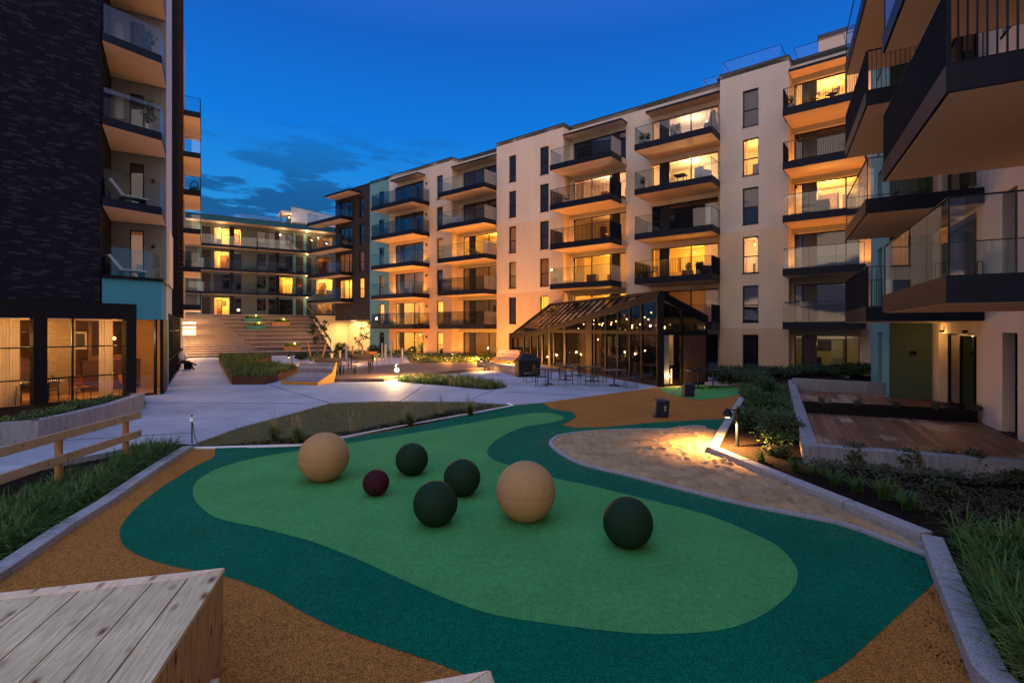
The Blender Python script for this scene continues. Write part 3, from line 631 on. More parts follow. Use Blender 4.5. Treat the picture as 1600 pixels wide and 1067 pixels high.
# ------------------------------------------------------------------ main apartment building
u = Vector((-975, 775, 0)).normalized()
FM = Fr((14.59, 30.4), (-u.x, -u.y), (-u.y, u.x))     # n towards the courtyard
S = FM.S; PB = -.9                                     # recessed plane
def main_building():
    rt = thing('apartment_building', 'long six-storey cream apartment block with stacked balconies and a teal strip', 'building', FM.pt(-10, 0, 0))
    top = 18.62
    x_br, x_te, x_A, x_B, x_C = S(578), S(608), S(706.2), S(776, 0), S(880.5)
    x_E0, x_E1, x_F = S(1125), S(1232.5), S(1362, PB)
    cols = {
        'teal': (0, S(592.2), S(600.2), ('dark', 'gold', 'dim', 'dark', 'blue', 'blue')),
        'A': (0, S(617), S(661.8), ('gold', 'gold', 'low', 'dark', 'blue', 'blue')),
        'An': (0, S(682.2), S(691.8), ('gold', 'gold', 'dark', 'dim', 'blue', 'blue')),
        'B': (PB, S(723, PB), S(776, PB) + .9, ('dim', 'low', 'dim', 'amber', 'dark', 'blue')),
        'C1': (0, S(795), S(806.3), ('dark', 'dark', 'dim', 'brown', 'blue', 'blue')),
        'C2': (0, S(843.7), S(857.4), ('dark', 'amber', 'brown', 'dark', 'blue', 'blue')),
        'D1': (PB, S(896, PB), S(978, PB), ('dark', 'amber', 'amber', 'dim', 'pink', 'blue')),
        'D2': (PB, S(1018.7, PB), S(1122, PB), ('dark', 'brown', 'amber', 'dark', 'peach', 'pink')),
        'E': (0, S(1160.5), S(1185), ('dark', 'dark', 'peach', 'blue', 'gold', 'blue')),
        'F': (PB, S(1241, PB), S(1343, PB), ('green', 'dark', 'blue', 'gold', 'blue', 'gold')),
    }
    holes = {0: [], PB: []}
    for k, (o, a0, a1, kinds) in cols.items():
        for i in range(6): holes[o].append((a0, a1, 3 * i + .02, 3 * i + 2.27))
    w = MB(); t = MB()
    wall(t, FM, 0, x_br, x_te, 0, top, holes[0], 'render_teal'); t.build('teal_wall', rt)
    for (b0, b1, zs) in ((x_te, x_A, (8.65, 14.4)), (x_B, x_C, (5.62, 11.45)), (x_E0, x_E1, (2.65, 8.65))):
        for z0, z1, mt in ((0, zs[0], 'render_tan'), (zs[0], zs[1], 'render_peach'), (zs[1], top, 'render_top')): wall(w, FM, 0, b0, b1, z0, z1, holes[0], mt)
    wall(w, FM, PB, x_A, x_B + .9, 0, top, holes[PB], 'render_cream')
    wall(w, FM, PB, x_C, x_E0 + .6, 0, top, holes[PB], 'render_cream')
    wall(w, FM, PB, x_E1, x_F + 2, 0, top, holes[PB], 'render_cream')
    for a in (x_A, x_B, x_C, x_E0, x_E1): w.face([FM.pt(a, 0, 0), FM.pt(a, PB, 0), FM.pt(a, PB, top), FM.pt(a, 0, top)], 'render_cream')
    w.face([FM.pt(x_br, -12, 0), FM.pt(x_F + 2, -12, 0), FM.pt(x_F + 2, -12, top), FM.pt(x_br, -12, top)], 'render_cream')
    for a in (x_br, x_F + 2): w.face([FM.pt(a, PB if a > 0 else 0, 0), FM.pt(a, -12, 0), FM.pt(a, -12, top), FM.pt(a, PB if a > 0 else 0, top)], 'render_cream')
    w.build('wall', rt)
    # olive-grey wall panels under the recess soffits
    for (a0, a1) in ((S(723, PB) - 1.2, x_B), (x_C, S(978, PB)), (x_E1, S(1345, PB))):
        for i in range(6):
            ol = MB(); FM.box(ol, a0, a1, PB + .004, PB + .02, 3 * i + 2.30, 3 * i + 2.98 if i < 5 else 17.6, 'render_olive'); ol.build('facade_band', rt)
    r = MB(); outline = [(x_br, -12), (x_br, 0), (x_A, 0), (x_A, PB), (x_B, PB), (x_B, 0), (x_C, 0), (x_C, PB), (x_E0, PB), (x_E0, 0), (x_E1, 0), (x_E1, PB), (x_F + 2, PB), (x_F + 2, -12)]
    r.prism(FM.poly(outline), top - .25, top - .02, 'roof_felt'); rf = r.build('roof', rt)
    cp = MB()
    for p, q in zip(outline[1:-1], outline[2:-1]):
        d0 = .03
        if p[1] == q[1]: FM.box(cp, p[0] - .03, q[0] + .03, p[1] - .3, p[1] + .04, top, top + .09, 'coping')
        else: FM.box(cp, p[0] - .3 if q[1] > p[1] or p[1] > q[1] and p[0] in (x_A, x_C, x_E1) else p[0] - .04, p[0] + .04 if p[0] in (x_A, x_C, x_E1) else p[0] + .3, PB + .045, -.31, top + .002, top + .088, 'coping')
    cp.build('coping', rf)
    # windows
    for k, (o, a0, a1, kinds) in cols.items():
        L = a1 - a0
        for i in range(6):
            if k in ('A', 'B'): mull, panel = (a0 + L * .27, a0 + L * (.66 if k == 'A' else .62)), (a0 + L * .12 + .1, a0 + L * .3)
            elif k == 'D1': mull, panel = (a0 + L * .35, a0 + L * .7), (a0 + L * .72, a0 + L * .88)
            elif k == 'D2': mull, panel = (a0 + L * .12, a0 + L * .6), (a0 + L * .125, a0 + L * .27)
            elif k == 'F': mull, panel = (a0 + L * .13, a0 + L * .8), (a0 + L * .13, a0 + L * .36)
            else: mull, panel = (), None
            window(FM, o, a0, a1, 3 * i + .04, 3 * i + 2.25, kinds[i], rt, mull, panel, rail=(mull == ()), seed=i + ord(k[0]))
    # balconies
    A0, A1 = S(588.3, 2.2), S(651, 2.2); wl0, wl1 = S(609.3), S(671.3)
    for i in range(1, 6): balcony(FM, wl0 - .3, wl1, 0, 2.15, 3 * i, 'smoke' if i > 3 or i == 1 else 'clear' if i < 4 else 'smoke', rt)
    b0, b1 = S(684, 1.6), x_B
    for i in range(1, 6): balcony(FM, b0, b1 - .01, PB + .02, 1.6, 3 * i, {5: 'clear', 4: 'clear', 3: 'clear', 2: 'smoke', 1: 'smoke'}[i], rt)
    d0, d1 = S(859.1, 1.66), S(954.7, 1.66)
    for i in range(1, 6): balcony(FM, d0, d1, .01 if d0 < x_C else PB, 1.66, 3 * i, {5: 'clear', 4: 'bars', 3: 'bars', 2: 'clear', 1: 'clear'}[i], rt)
    for i in range(1, 6):
        q = MB(); FM.box(q, x_C + .01, d1, PB + .01, 0, 3 * i - .4, 3 * i - .002, 'soffit'); q.build('balcony_slab', rt)
    e0, e1 = S(991.2, 1.6), x_E0 - .01
    for i in range(1, 6): balcony(FM, e0, e1, PB + .01, 1.6, 3 * i, {5: 'clear', 4: 'clear', 3: 'clear', 2: 'bars', 1: 'bars'}[i], rt)
    f0, f1 = S(1222.7, 1.5), S(1352, 1.5)
    for i in range(1, 6):
        balcony(FM, f0, f1, .01, 1.5, 3 * i, {5: 'bars', 4: 'bars', 3: 'clear', 2: 'clear', 1: 'smoke'}[i], rt, right=False)
        q = MB(); FM.box(q, x_E1 + .01, f1, PB + .01, 0, 3 * i - .4, 3 * i - .002, 'soffit'); q.build('balcony_slab', rt)
    # shade canopies at roof level
    for (a0, a1, o0, o1) in ((S(609.2, 1), S(652.5, 1) , 0, 1.0), (x_A, x_B, PB, .12), (x_C, S(971, .1), PB, .1), (S(1008.9, 0), x_E0, PB, .02), (x_E1, x_F, PB, .12)):
        c = MB(); FM.box(c, a0, a1, o0 + .01, o1, 17.62, 17.76, 'metal_dark'); FM.box(c, a0 + .03, a1 - .03, o0 + .01, o1 - .03, 17.605, 17.617, 'soffit'); c.build('canopy', rt)
    # roof terrace rails and stair head
    for a0, a1, oo in ((S(1140) - .6, S(1222) - .2, -.7), (S(1100, -2.4), S(1128, -2.4), -2.2), (S(1240, -1.6), S(1318, -1.6), -1.7)):
        railing(FM, [((a0, oo), (a1, oo)), ((a1, oo), (a1, oo - 2)), ((a0, oo), (a0, oo - 2))], top + .05, 'roofrail', rt)
    h = MB(); a0 = S(1281, -5); FM.box(h, a0, a0 + 5, -8, -4.4, top, top + 2.6, 'soffit'); FM.box(h, a0 - .06, a0 + 5.06, -8.06, -4.34, top + 2.6, top + 2.85, 'coping'); h.build('stair_head', rt)
    # wall lamps beside the left balcony doors
    for i in range(0, 6):
        q = MB(); a = S(661.5) + .45; FM.box(q, a, a + .1, 0, .12, 3 * i + 1.72, 3 * i + 1.92, 'metal_black'); wlmp = q.build('wall_lamp', rt)
        if i in (0, 1, 2, 3):
            for a_ in (a - 1.0, a - 4.3): q = MB(); FM.box(q, a_ - .06, a_ + .06, .50, .62, 3 * i, 3 * i + .05, 'metal_black'); ul = q.build('added_uplight', rt); lamp('added_wall_wash', 'SPOT', FM.pt(a_, .56, 3 * i + .09), {0: 130, 1: 230, 2: 260, 3: 170}[i], (1, .37, .05), ul, .03, 165, .4, (math.pi, 0, 0))  # uplights added to warm the walls, kept out of view behind the slabs
    for (a, o, zs) in ((S(715, 0), .35, (0, 1, 2, 3)), (S(888, 0), .5, (2, 3)), (S(1238, 0), .45, (2, 3, 4, 5))):
        for i in zs:
            q = MB(); FM.box(q, a, a + .1, PB + .02, PB + .12, 3 * i + 2.0, 3 * i + 2.15, 'metal_black'); wq = q.build('wall_lamp', rt)
            for a_ in (a + .5, a + 3.2): q = MB(); FM.box(q, a_ - .06, a_ + .06, PB + .9, PB + 1.02, 3 * i, 3 * i + .05, 'metal_black'); ul = q.build('added_uplight', rt); lamp('added_wall_wash', 'SPOT', FM.pt(a_, PB + .96, 3 * i + .09), 110, (1, .35, .05), ul, .03, 165, .4, (math.pi, 0, 0))  # unseen uplights added to wash the recessed walls and soffits
    # brick end block
    b = thing('brick_apartment_block', 'dark brick end block with deep glass balconies beside the teal wall', 'building', FM.pt(S(560), 0, 0))
    y0 = S(524); y1 = x_br - .02
    hh = [(S(561), S(569), 3 * i + .02, 3 * i + 2.27) for i in range(2, 6)] + [(S(530), S(550), 3 * i + .02, 3 * i + 2.27) for i in range(2, 6)]
    w = MB(); wall(w, FM, 0, y0, y1, 3.55, 18.5, hh, 'brick_end')
    w.face([FM.pt(y0, 0, 3.55), FM.pt(y0, -12, 3.55), FM.pt(y0, -12, 18.5), FM.pt(y0, 0, 18.5)], 'brick_end'); w.face([FM.pt(y0, 0, 3.55), FM.pt(y1, 0, 3.55), FM.pt(y1, -12, 3.55), FM.pt(y0, -12, 3.55)], 'render_cream'); w.build('wall', b)
    r = MB(); FM.box(r, y0, y1, -12, .04, 18.5, 18.6, 'coping'); r.build('roof', b)
    for i, (k1, k2) in zip(range(2, 6), (('gold', 'gold'), ('brown', 'brown'), ('blue', 'blue'), ('blue', 'dark'))):
        window(FM, 0, S(561), S(569), 3 * i + .04, 3 * i + 2.25, k1, b, rail=True); window(FM, 0, S(530), S(550), 3 * i + .04, 3 * i + 2.25, k2, b, mull=(S(537), S(544)))
        pass
    for i in range(2, 6): balcony(FM, S(479.6, 1.6), S(532, 1.6), .01, 1.6, 3 * i + (.25 if i == 5 else 0), 'clear', b)
    c = MB(); FM.box(c, S(507, 1.6), S(545, 1.6), 0, 1.6, 17.7, 17.9, 'metal_dark'); FM.box(c, S(507, 1.6) + .04, S(545, 1.6) - .04, 0.01, 1.55, 17.69, 17.697, 'soffit'); c.build('canopy', b)
    # lit cream wall of the passage under the brick block
    p = MB(); FM.box(p, S(510, -2.5), y1 + .0, -2.8, -2.5, 0, 3.5, 'render_cream'); p.build('passage_wall', b)
    q = MB(); FM.box(q, S(548, -.3), S(556, -.3), -.4, -.1, 3.50, 3.54, 'light_box'); ql = q.build('ceiling_lamp', b)
    lamp('passage_light', 'AREA', FM.pt(S(545, -1), -1.1, 3.4), 420, (1, .62, .2), ql).data.size = 3.5
    return rt
main_building()

# ------------------------------------------------------------------ right wing
FW = Fr((6.30, 7.20), (.473, .881), (-.881, .473)); WO = -2.49
def wing():
    rt = thing('apartment_wing', 'near right apartment wing of cream render with big overhanging balconies', 'building', FW.pt(6, WO, 0))
    Z0 = .16; L = [0, 3.2, 6.2, 9.2, 12.2, 15.2, 18.2]
    T = 21.2
    e = 12.37
    hs = []
    hs_n = (FW.S(1566, WO), FW.S(1590, WO))
    lo, hi = min(hs_n), max(hs_n)
    fz = [.2, 3.45, 6.45, 9.45, 12.45, 15.45]
    for z in fz:
        hs.append((lo, hi, z + .02, z + 2.35)); hs.append((8.1, 11.6, z + .02, z + 2.3)); hs.append((.7, 4.1, z + .02, z + 2.3)); hs.append((-4.5, -2.5, z + .02, z + 2.3))
    w = MB(); wall(w, FW, WO, -9, e, 0, T, hs, 'render_cream', .3)
    w.face([FW.pt(-9, WO, 0), FW.pt(-9, WO - 10, 0), FW.pt(-9, WO - 10, T), FW.pt(-9, WO, T)], 'render_cream')
    w.face([FW.pt(-9, WO - 10, 0), FW.pt(22, WO - 10, 0), FW.pt(22, WO - 10, T), FW.pt(-9, WO - 10, T)], 'render_cream'); w.build('wall', rt)
    g = MB(); FW.box(g, e, e + .18, WO, WO + 1.163, 0, T, 'render_green'); g.build('return_wall', rt)
    t = MB(); hs2 = [(e + 1.55, e + 2.45, z, z + 2.3) for z in fz]
    wall(t, FW, WO + 1.163, e + .181, e + 4.1, 0, T, hs2, 'render_teal', .3); t.face([FW.pt(e + 4.1, WO + 1.163, 0), FW.pt(e + 4.1, WO - 3, 0), FW.pt(e + 4.1, WO - 3, T), FW.pt(e + 4.1, WO + 1.163, T)], 'render_teal'); t.build('teal_wall', rt)
    for i, z in enumerate(fz):
        window(FW, WO, lo, hi, z + .04, z + 2.33, ('dark', 'dark', 'dark', 'blue', 'dark', 'dark')[i], rt, rail=True, rec=.26)
        window(FW, WO, 8.1, 11.6, z + .04, z + 2.28, ('dark', 'dark', 'dark', 'blue', 'dark', 'dark')[i], rt, mull=(9.2, 10.4), rec=.26)
        window(FW, WO, .7, 4.1, z + .04, z + 2.28, 'dark', rt, mull=(2.0, 3.0), rec=.26)
        window(FW, WO, -4.5, -2.5, z + .04, z + 2.28, 'dark', rt, rec=.26)
        window(FW, WO + 1.163, e + 1.55, e + 2.45, z + .02, z + 2.28, 'blue', rt, rec=.2)
    r = MB(); FW.box(r, -9, e + 4.1, WO - 10, WO + .05, T, T + .3, 'roof_felt'); r.build('roof', rt)
    # awning-like window flap plates on the teal strip
    # far column s 7.5 .. 12.37, near column s 0 .. 5
    for z, k in ((3.25, 'bars'), (6.25, 'clear'), (9.25, 'bars'), (12.25, 'clear'), (15.25, 'clear')):
        balcony(FW, 7.5, 12.36, WO + .01, 0, z, k, rt)
    for z, k in ((3.42, 'clear'), (6.47, 'bars'), (9.47, 'clear'), (12.47, 'bars')):
        balcony(FW, 0, 5.0, WO + .01, 0, z, k, rt)
    q = MB(); a = FW.pt(e - .02, WO + .55, 1.75); q.box(a[0] - .07, a[0] + .07, a[1] - .1, a[1], 1.75, 1.87, 'metal_black'); q.build('wall_lamp', rt)
    q = MB(); FW.box(q, 11.0, 11.1, WO, WO + .1, 2.52, 2.6, 'metal_black'); FW.box(q, 8.8, 8.9, WO, WO + .1, 2.52, 2.6, 'metal_black'); wq = q.build('wall_lamp', rt)
    lamp('door_light', 'POINT', FW.pt(11.05, WO + .2, 2.45), 14, (1, .5, .15), wq, .06)
wing()

# ------------------------------------------------------------------ left dark-brick building with restaurant
FG = Fr((-15.2, 18.3), (.524, .852), (.852, -.524)); FP = Fr((-17.03, 21.08), (.850, .527), (.527, -.850)); FQ = Fr((-15.4, 22.1), (-.527, .850), (.850, .527))
def left_building():
    rt = thing('brick_apartment_building', 'tall dark brick building at the left with a recessed balcony stack and ground floor restaurant', 'building', (-16, 19, 0))
    T = 27; w = MB()
    w.face([FG.pt(-9, 0, 3.5), FG.pt(0, 0, 3.5), FG.pt(0, 0, T), FG.pt(-9, 0, T)], 'brick_dark')
    w.face([FG.pt(0, 0, 3.5), (-17.03, 21.08, 3.5), (-17.03, 21.08, T), FG.pt(0, 0, T)], 'brick_dark')
    w.build('brick_wall', rt)
    sz = (4.62, 7.5, 10.5, 13.6, 16.6, 19.6); hs = []
    for z in sz: hs += [(.62, 1.12, z, z + 2.3)]
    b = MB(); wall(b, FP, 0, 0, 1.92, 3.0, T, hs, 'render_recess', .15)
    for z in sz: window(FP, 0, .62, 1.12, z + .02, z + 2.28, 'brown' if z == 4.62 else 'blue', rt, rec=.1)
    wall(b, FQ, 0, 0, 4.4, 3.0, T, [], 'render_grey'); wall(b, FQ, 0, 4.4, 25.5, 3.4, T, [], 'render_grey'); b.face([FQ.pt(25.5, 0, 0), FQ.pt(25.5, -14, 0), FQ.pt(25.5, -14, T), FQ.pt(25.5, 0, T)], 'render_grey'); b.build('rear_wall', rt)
    # framed picture-window boards on the recess side (pale panels)
    q = MB(); FP.box(q, .12, .40, 0.01, .05, 14.7, 15.7, 'metal_grey'); FP.box(q, .12, .42, 0.01, .05, 11.6, 12.5, 'metal_grey'); q.build('wall_panel', rt)
    for i, z in enumerate(sz):
        q = MB(); FP.box(q, 1.38, 1.5, .0, .1, z + 1.55, z + 1.67, 'metal_black'); q.build('wall_lamp', rt)
    fp = [(-15.17, 18.35), (-14.11, 19.98), (-15.38, 22.05), (-17.0, 21.03)]
    for i, z in enumerate(sz):
        s = MB()
        if i == 0:
            s.prism(fp, 3.0, z - .10, 'render_teal_deep', bot='soffit'); s.build('teal_panel', rt); s = MB(); s.prism([(-15.12, 18.27), (-14.03, 19.97), (-15.36, 22.08), (-17.0, 21.03)], z - .1, z + .02, 'metal_black'); s.build('balcony', rt)
            br = s
            bo = rt
            k = [(-15.05, 18.55), (-14.45, 19.95), (-15.4, 21.9)]
        else:
            s.prism(fp, z - .3, z + .02, 'metal_dark', bot='soffit'); bo = s.build('balcony', rt); k = [(-15.16, 18.40), (-14.16, 19.97), (-15.40, 22.0)]
        g = MB(); h = MB()
        for p, q_ in zip(k[:-1], k[1:]):
            n = 2 if p is k[0] else 1
            for j in range(n):
                f = lambda t: (p[0] + (q_[0] - p[0]) * t, p[1] + (q_[1] - p[1]) * t)
                a = f(j / n + .005); c = f((j + 1) / n - .005); g.face([(*a, z + .0), (*c, z + .0), (*c, z + 1.1), (*a, z + 1.1)], 'glass_clear')
            h.bar((*p, z + 1.11), (*q_, z + 1.11), .02, .015, 'metal_dark')
        r = g.build('railing', bo)
    r = MB(); r.prism([FG.pt(-9, 0, 0)[:2], FG.pt(0, 0, 0)[:2], (-17.03, 21.08), (-15.4, 22.1), FQ.pt(25.5, 0, 0)[:2], FQ.pt(25.5, -12, 0)[:2], FG.pt(-9, -14, 0)[:2]], T, T + .3, 'roof_felt'); r.build('roof', rt)
    # louvre screen on the far side face
    lv = MB(); n = int((T - 3.4) / .26)
    for k in range(n):
        z = 3.4 + k * .26; a = FQ.pt(4.5, .05, z + .22); b_ = FQ.pt(11.3, .05, z + .22); c = FQ.pt(11.3, .3, z); d = FQ.pt(4.5, .3, z)
        lv.face([a, b_, c, d], 'louvre_lit_brown')
    for a in (4.5, 6.8, 9, 11.3): FQ.box(lv, a - .03, a + .03, .0, .3, 3.3, T, 'metal_black')
    lv.build('louvre_screen', rt)
    # slim glass storefront at street level of the side face
    sf = MB()
    for a in (1.4, 3, 4.6, 6.4, 8.4, 10.6, 13): FQ.box(sf, a - .04, a + .04, -.04, .06, .05, 3.35, 'metal_black')
    for z in (.02, 1.1, 2.5, 3.3): FQ.box(sf, 1.4, 13, -.03, .03, z, z + .06, 'metal_black')
    sh = sf.build('storefront', rt); g = MB(); g.face([FQ.pt(1.4, 0, .05), FQ.pt(13, 0, .05), FQ.pt(13, 0, 3.35), FQ.pt(1.4, 0, 3.35)], 'glass_window'); g.build('pane', sh)
    t = MB(); FQ.box(t, 0, 1.36, -.1, .02, 0, 3.0, 'render_teal'); t.build('teal_pier', rt)
    i = MB(); i.face([FQ.pt(1.4, -1.4, 0), FQ.pt(13, -1.4, 0), FQ.pt(13, -1.4, 3.4), FQ.pt(1.4, -1.4, 3.4)], 'room_wall'); i.face([FQ.pt(1.4, 0, 3.38), FQ.pt(13, 0, 3.38), FQ.pt(13, -1.4, 3.38), FQ.pt(1.4, -1.4, 3.38)], 'room_ceiling')
    i.face([FQ.pt(13, 0, 0), FQ.pt(22, 0, 0), FQ.pt(22, 0, 3.4), FQ.pt(13, 0, 3.4)], 'render_cream'); ii = i.build('storefront_interior', rt)
    for a in (4, 8, 12): lamp('shop_light', 'POINT', FQ.pt(a, -.6, 2.9), 90, (1, .55, .2), ii, .1)
    # far balconies projecting from the side face
    for (a0, w_, off) in ((19.5, 1.15, 0),):
        for j, z in enumerate((4.4, 7.4, 10.4, 13.4, 16.4, 19.6)):
            balcony(FQ, a0, a0 + 5.9, .0, w_ + .05, z + .1, ('bars', 'smoke', 'clear', 'bars', 'clear', 'bars')[j], rt)
            if j < 5: lamp('balcony_light', 'SPOT', FQ.pt(a0 + 1.2, .6, z + .2), 60, (1, .45, .12), rt, .03, 165, .4, (math.pi, 0, 0))
    # ---- restaurant pavilion at street level
    p = MB()
    FG.box(p, -9, 1.12, -.3, .08, 3.0, 3.58, 'metal_black')
    for a0, a1 in ((-3.0, -2.05 - .0), (.72, 1.12)): pass
    sA, sB, sC = FG.S(51), FG.S(73), FG.S(196)
    FG.box(p, sA, sB, -.3, .08, -.1, 3.0, 'metal_black'); FG.box(p, sC, 1.12, -.3, .08, -.1, 3.0, 'metal_black'); FG.box(p, -9, -5.2, -.3, .08, -.1, 3.0, 'metal_black')
    for a0, a1 in ((-5.2, sA), (sB, sC)):
        for z in (0.9, 1.98): FG.box(p, a0, a1, -.05, .03, z, z + .04, 'metal_black')
    FG.box(p, FG.S(112), FG.S(115), -.05, .02, 0, 3.0, 'metal_black')
    pf = p.build('restaurant_frame', rt)
    g = MB()
    for a0, a1 in ((-5.2, sA), (sB, sC)): g.face([FG.pt(a0, -.02, 0), FG.pt(a1, -.02, 0), FG.pt(a1, -.02, 3.0), FG.pt(a0, -.02, 3.0)], 'glass_window')
    g.face([FG.pt(1.12, -.1, 0), FG.pt(1.85, -.1, 0), FG.pt(1.85, -.1, 3.0), FG.pt(1.12, -.1, 3.0)], 'glass_window')
    g.build('pane', pf)
    d = MB(); FG.box(d, 1.80, 1.86, -.15, .0, 0, 3.0, 'metal_black'); FG.box(d, 1.12, 1.8, -.15, 0, 0.01, .08, 'metal_black')
    d.hexa([(-14.16, 19.95, 0), (-14.02, 19.95, 0), (-14.9, 21.45, 0), (-15.05, 21.45, 0), (-14.16, 19.95, 3.0), (-14.02, 19.95, 3.0), (-14.9, 21.45, 3.0), (-15.05, 21.45, 3.0)], 'metal_black'); d.build('door_frame', rt)
    # room behind
    i = MB(); q = lambda a, o, z: FG.pt(a, o, z)
    P4 = FQ.pt(7, -1.6, 0); P5 = FG.pt(-9, -7.5, 0); P3 = FQ.pt(.1, -.2, 0); P3b = FQ.pt(1.2, -1.6, 0); P2 = (-14.2, 19.9, 0); P1 = FG.pt(-9, -.06, 0); up = lambda p, z: (p[0], p[1], z)
    for A_, B_ in ((P3, P3b), (P3b, P4), (P4, P5), (P5, P1)): i.face([up(A_, .02), up(B_, .02), up(B_, 2.98), up(A_, 2.98)], 'room_brown')
    i.face([up(p, 2.98) for p in (P1, P2, P3, P3b, P4, P5)], 'room_brown'); i.face([up(p, .02) for p in (P1, P2, P3, P3b, P4, P5)], 'room_floor')
    ir = i.build('restaurant_interior', rt)
    k = MB(); FG.box(k, -.75, .15, -3.6, -2.8, .03, 2.97, 'brick_yellow'); k.build('brick_pillar', rt)
    k = MB()
    for a_ in (-6.5, -4.6, -2.9, -1.9, 1.2): FG.box(k, a_, a_ + .12, -4.9, -4.8, .03, 2.95, 'furniture_brown')
    for a_ in (-6.2, -4.2, -2.6, .4): FG.box(k, a_, a_ + 1.1, -5.9, -5.85, 1.7, 2.5, 'furniture_pale'); FG.box(k, a_ + .1, a_ + 1.0, -5.84, -5.82, 1.8, 2.4, 'furniture_dark')
    k.build('wall_panelling', rt)
    k = MB(); FG.box(k, -9, 2.8, -5.2, -5.0, .03, 1.35, 'panel_red'); FG.box(k, .5, 2.6, -3.4, -3.25, .03, 1.3, 'panel_red'); FG.box(k, -9, 2.8, -5.22, -4.98, 1.36, 1.42, 'furniture_brown'); k.build('banquette_screen', rt)
    cu = MB()
    for (a0, a1) in ((-5.1, sA - .22), (FG.S(160), FG.S(183))):
        n = int(abs(a1 - a0) / .04)
        for j in range(n):
            z1 = 2.96; x0 = a0 + (a1 - a0) * j / n; x1 = a0 + (a1 - a0) * (j + 1) / n
            cu.face([q(x0, -.32 - .05 * (j % 2) - .02 * math.sin(j), .04), q(x1, -.32 - .05 * ((j + 1) % 2) - .02 * math.sin(j + 1), .04), q(x1, -.32 - .05 * ((j + 1) % 2) - .02 * math.sin(j + 1), z1), q(x0, -.32 - .05 * (j % 2) - .02 * math.sin(j), z1)], 'curtain')
    cu.build('curtain', rt)
    bl = MB()
    for (a, o, z) in ((-1.9, -3.4, 2.45), (.9, -2.2, 2.35), (1.5, -3.3, 2.25), (2.0, -4.4, 2.2), (-3.6, -4.2, 2.35)):
        bl.sphere(q(a, o, z), .07, 'bulb', 6); bl.tube(q(a, o, z), q(a, o, 2.97), .008, 'metal_black', 4)
    pl = bl.build('pendant_lamp', rt)
    for (a, o, z, pw) in ((-1.6, -1.9, 2.3, 170), (.9, -1.4, 2.3, 120), (-4.3, -1.9, 2.3, 220), (2.0, -4.4, 2.1, 110), (-2.0, -4.3, 2.2, 110)): lamp('restaurant_light', 'POINT', q(a, o, z), pw, (1, .50, .16), pl, .12)
    return rt
left_building()
def rest_table(a, o, label):
    c = FG.pt(a, o, .02); t = thing('dining_table', label, 'table', c, math.atan2(.852, .524), 'restaurant tables')
    m = MB(); m.box(-.75, .75, -.42, .42, .70, .74, 'furniture_pale'); m.build('tabletop', t, False); m = MB(); m.tube((-.4, 0, 0), (-.4, 0, .7), .04, 'metal_black'); m.tube((.4, 0, 0), (.4, 0, .7), .04, 'metal_black'); m.build('pedestal', t, False)
    for k in range(6):
        x = -.6 + .24 * k
        g = tag(MB().lathe((c[0] + .2 * math.cos(k * 2.1) + x * .52, c[1] + x * .85, .762), [(.03, 0), (.004, .01), (.004, .08), (.035, .12), (.03, .2)], 'glass_clear', 10).build('wine_glass'), 'clear stemmed glass standing on the restaurant table behind the window', 'glass', 'wine glasses on the restaurant table')
def chair_proto(name, label, cat, seat='furniture_brown', frame='furniture_dark', arms=True, loc=(0, 0, 0), rz=0, group=None, slats=True):
    t = thing(name, label, cat, loc, rz, group)
    m = MB(); m.box(-.22, .22, -.22, .22, .43, .46, seat); m.build('seat', t, False)
    m = MB()
    if slats:
        for k in range(7): m.bar((-.2 + k * .067, .23, .50), (-.2 + k * .067, .27, .80), .014, .03, seat)
        m.bar((-.23, .27, .81), (.23, .27, .81), .02, .03, frame)
    else: m.hexa([(-.22, .21, .5), (.22, .21, .5), (.22, .25, .5), (-.22, .25, .5), (-.22, .27, .84), (.22, .27, .84), (.22, .3, .84), (-.22, .3, .84)], seat)
    m.build('backrest', t, False)
    for sx in (-1, 1):
        for sy in (-1, 1):
            m = MB(); m.tube((sx * .215, sy * .2, .45 if not (arms and sy < 0) else .66), (sx * .235, sy * .235, 0), .012, frame, 6)
            if sy > 0: m.tube((sx * .22, .22, .45), (sx * .22, .275, .81), .012, frame, 6)
            m.build('leg', t, False)
        if arms: m = MB(); m.bar((sx * .235, -.24, .665), (sx * .235, .26, .665), .03, .018, frame); m.build('armrest', t, False)
    return t
rest_table(-1.55, -1.15, 'pale restaurant table set with glasses, seen through the left window'); rest_table(-3.6, -1.6, 'restaurant table partly hidden by the black window post')
ch = chair_proto('dining_chair', 'dark wooden slatted armchair nearest the black post inside the restaurant', 'chair', loc=FG.pt(-2.05, -.62, .03), rz=-.2, group='restaurant chairs')
for a, o, rz, l in ((-1.35, -.55, .1, 'second dark armchair at the window table inside the restaurant'), (-1.7, -1.95, 3.3, 'dark armchair on the far side of the window table inside the restaurant'), (-.95, -1.9, 2.9, 'dark armchair at the far right of the window table inside the restaurant')): dup(ch, FG.pt(a, o, .03), rz, l)
oc = chair_proto('dining_chair', 'orange upholstered chair beside the pale curtain in the restaurant', 'chair', 'cushion_orange', 'furniture_dark', False, FG.pt(-.35, -.75, .03), 1.2, 'restaurant chairs', False)
dup(oc, FG.pt(1.25, -.9, .03), 2.6, 'red orange chair just inside the restaurant door at the corner')

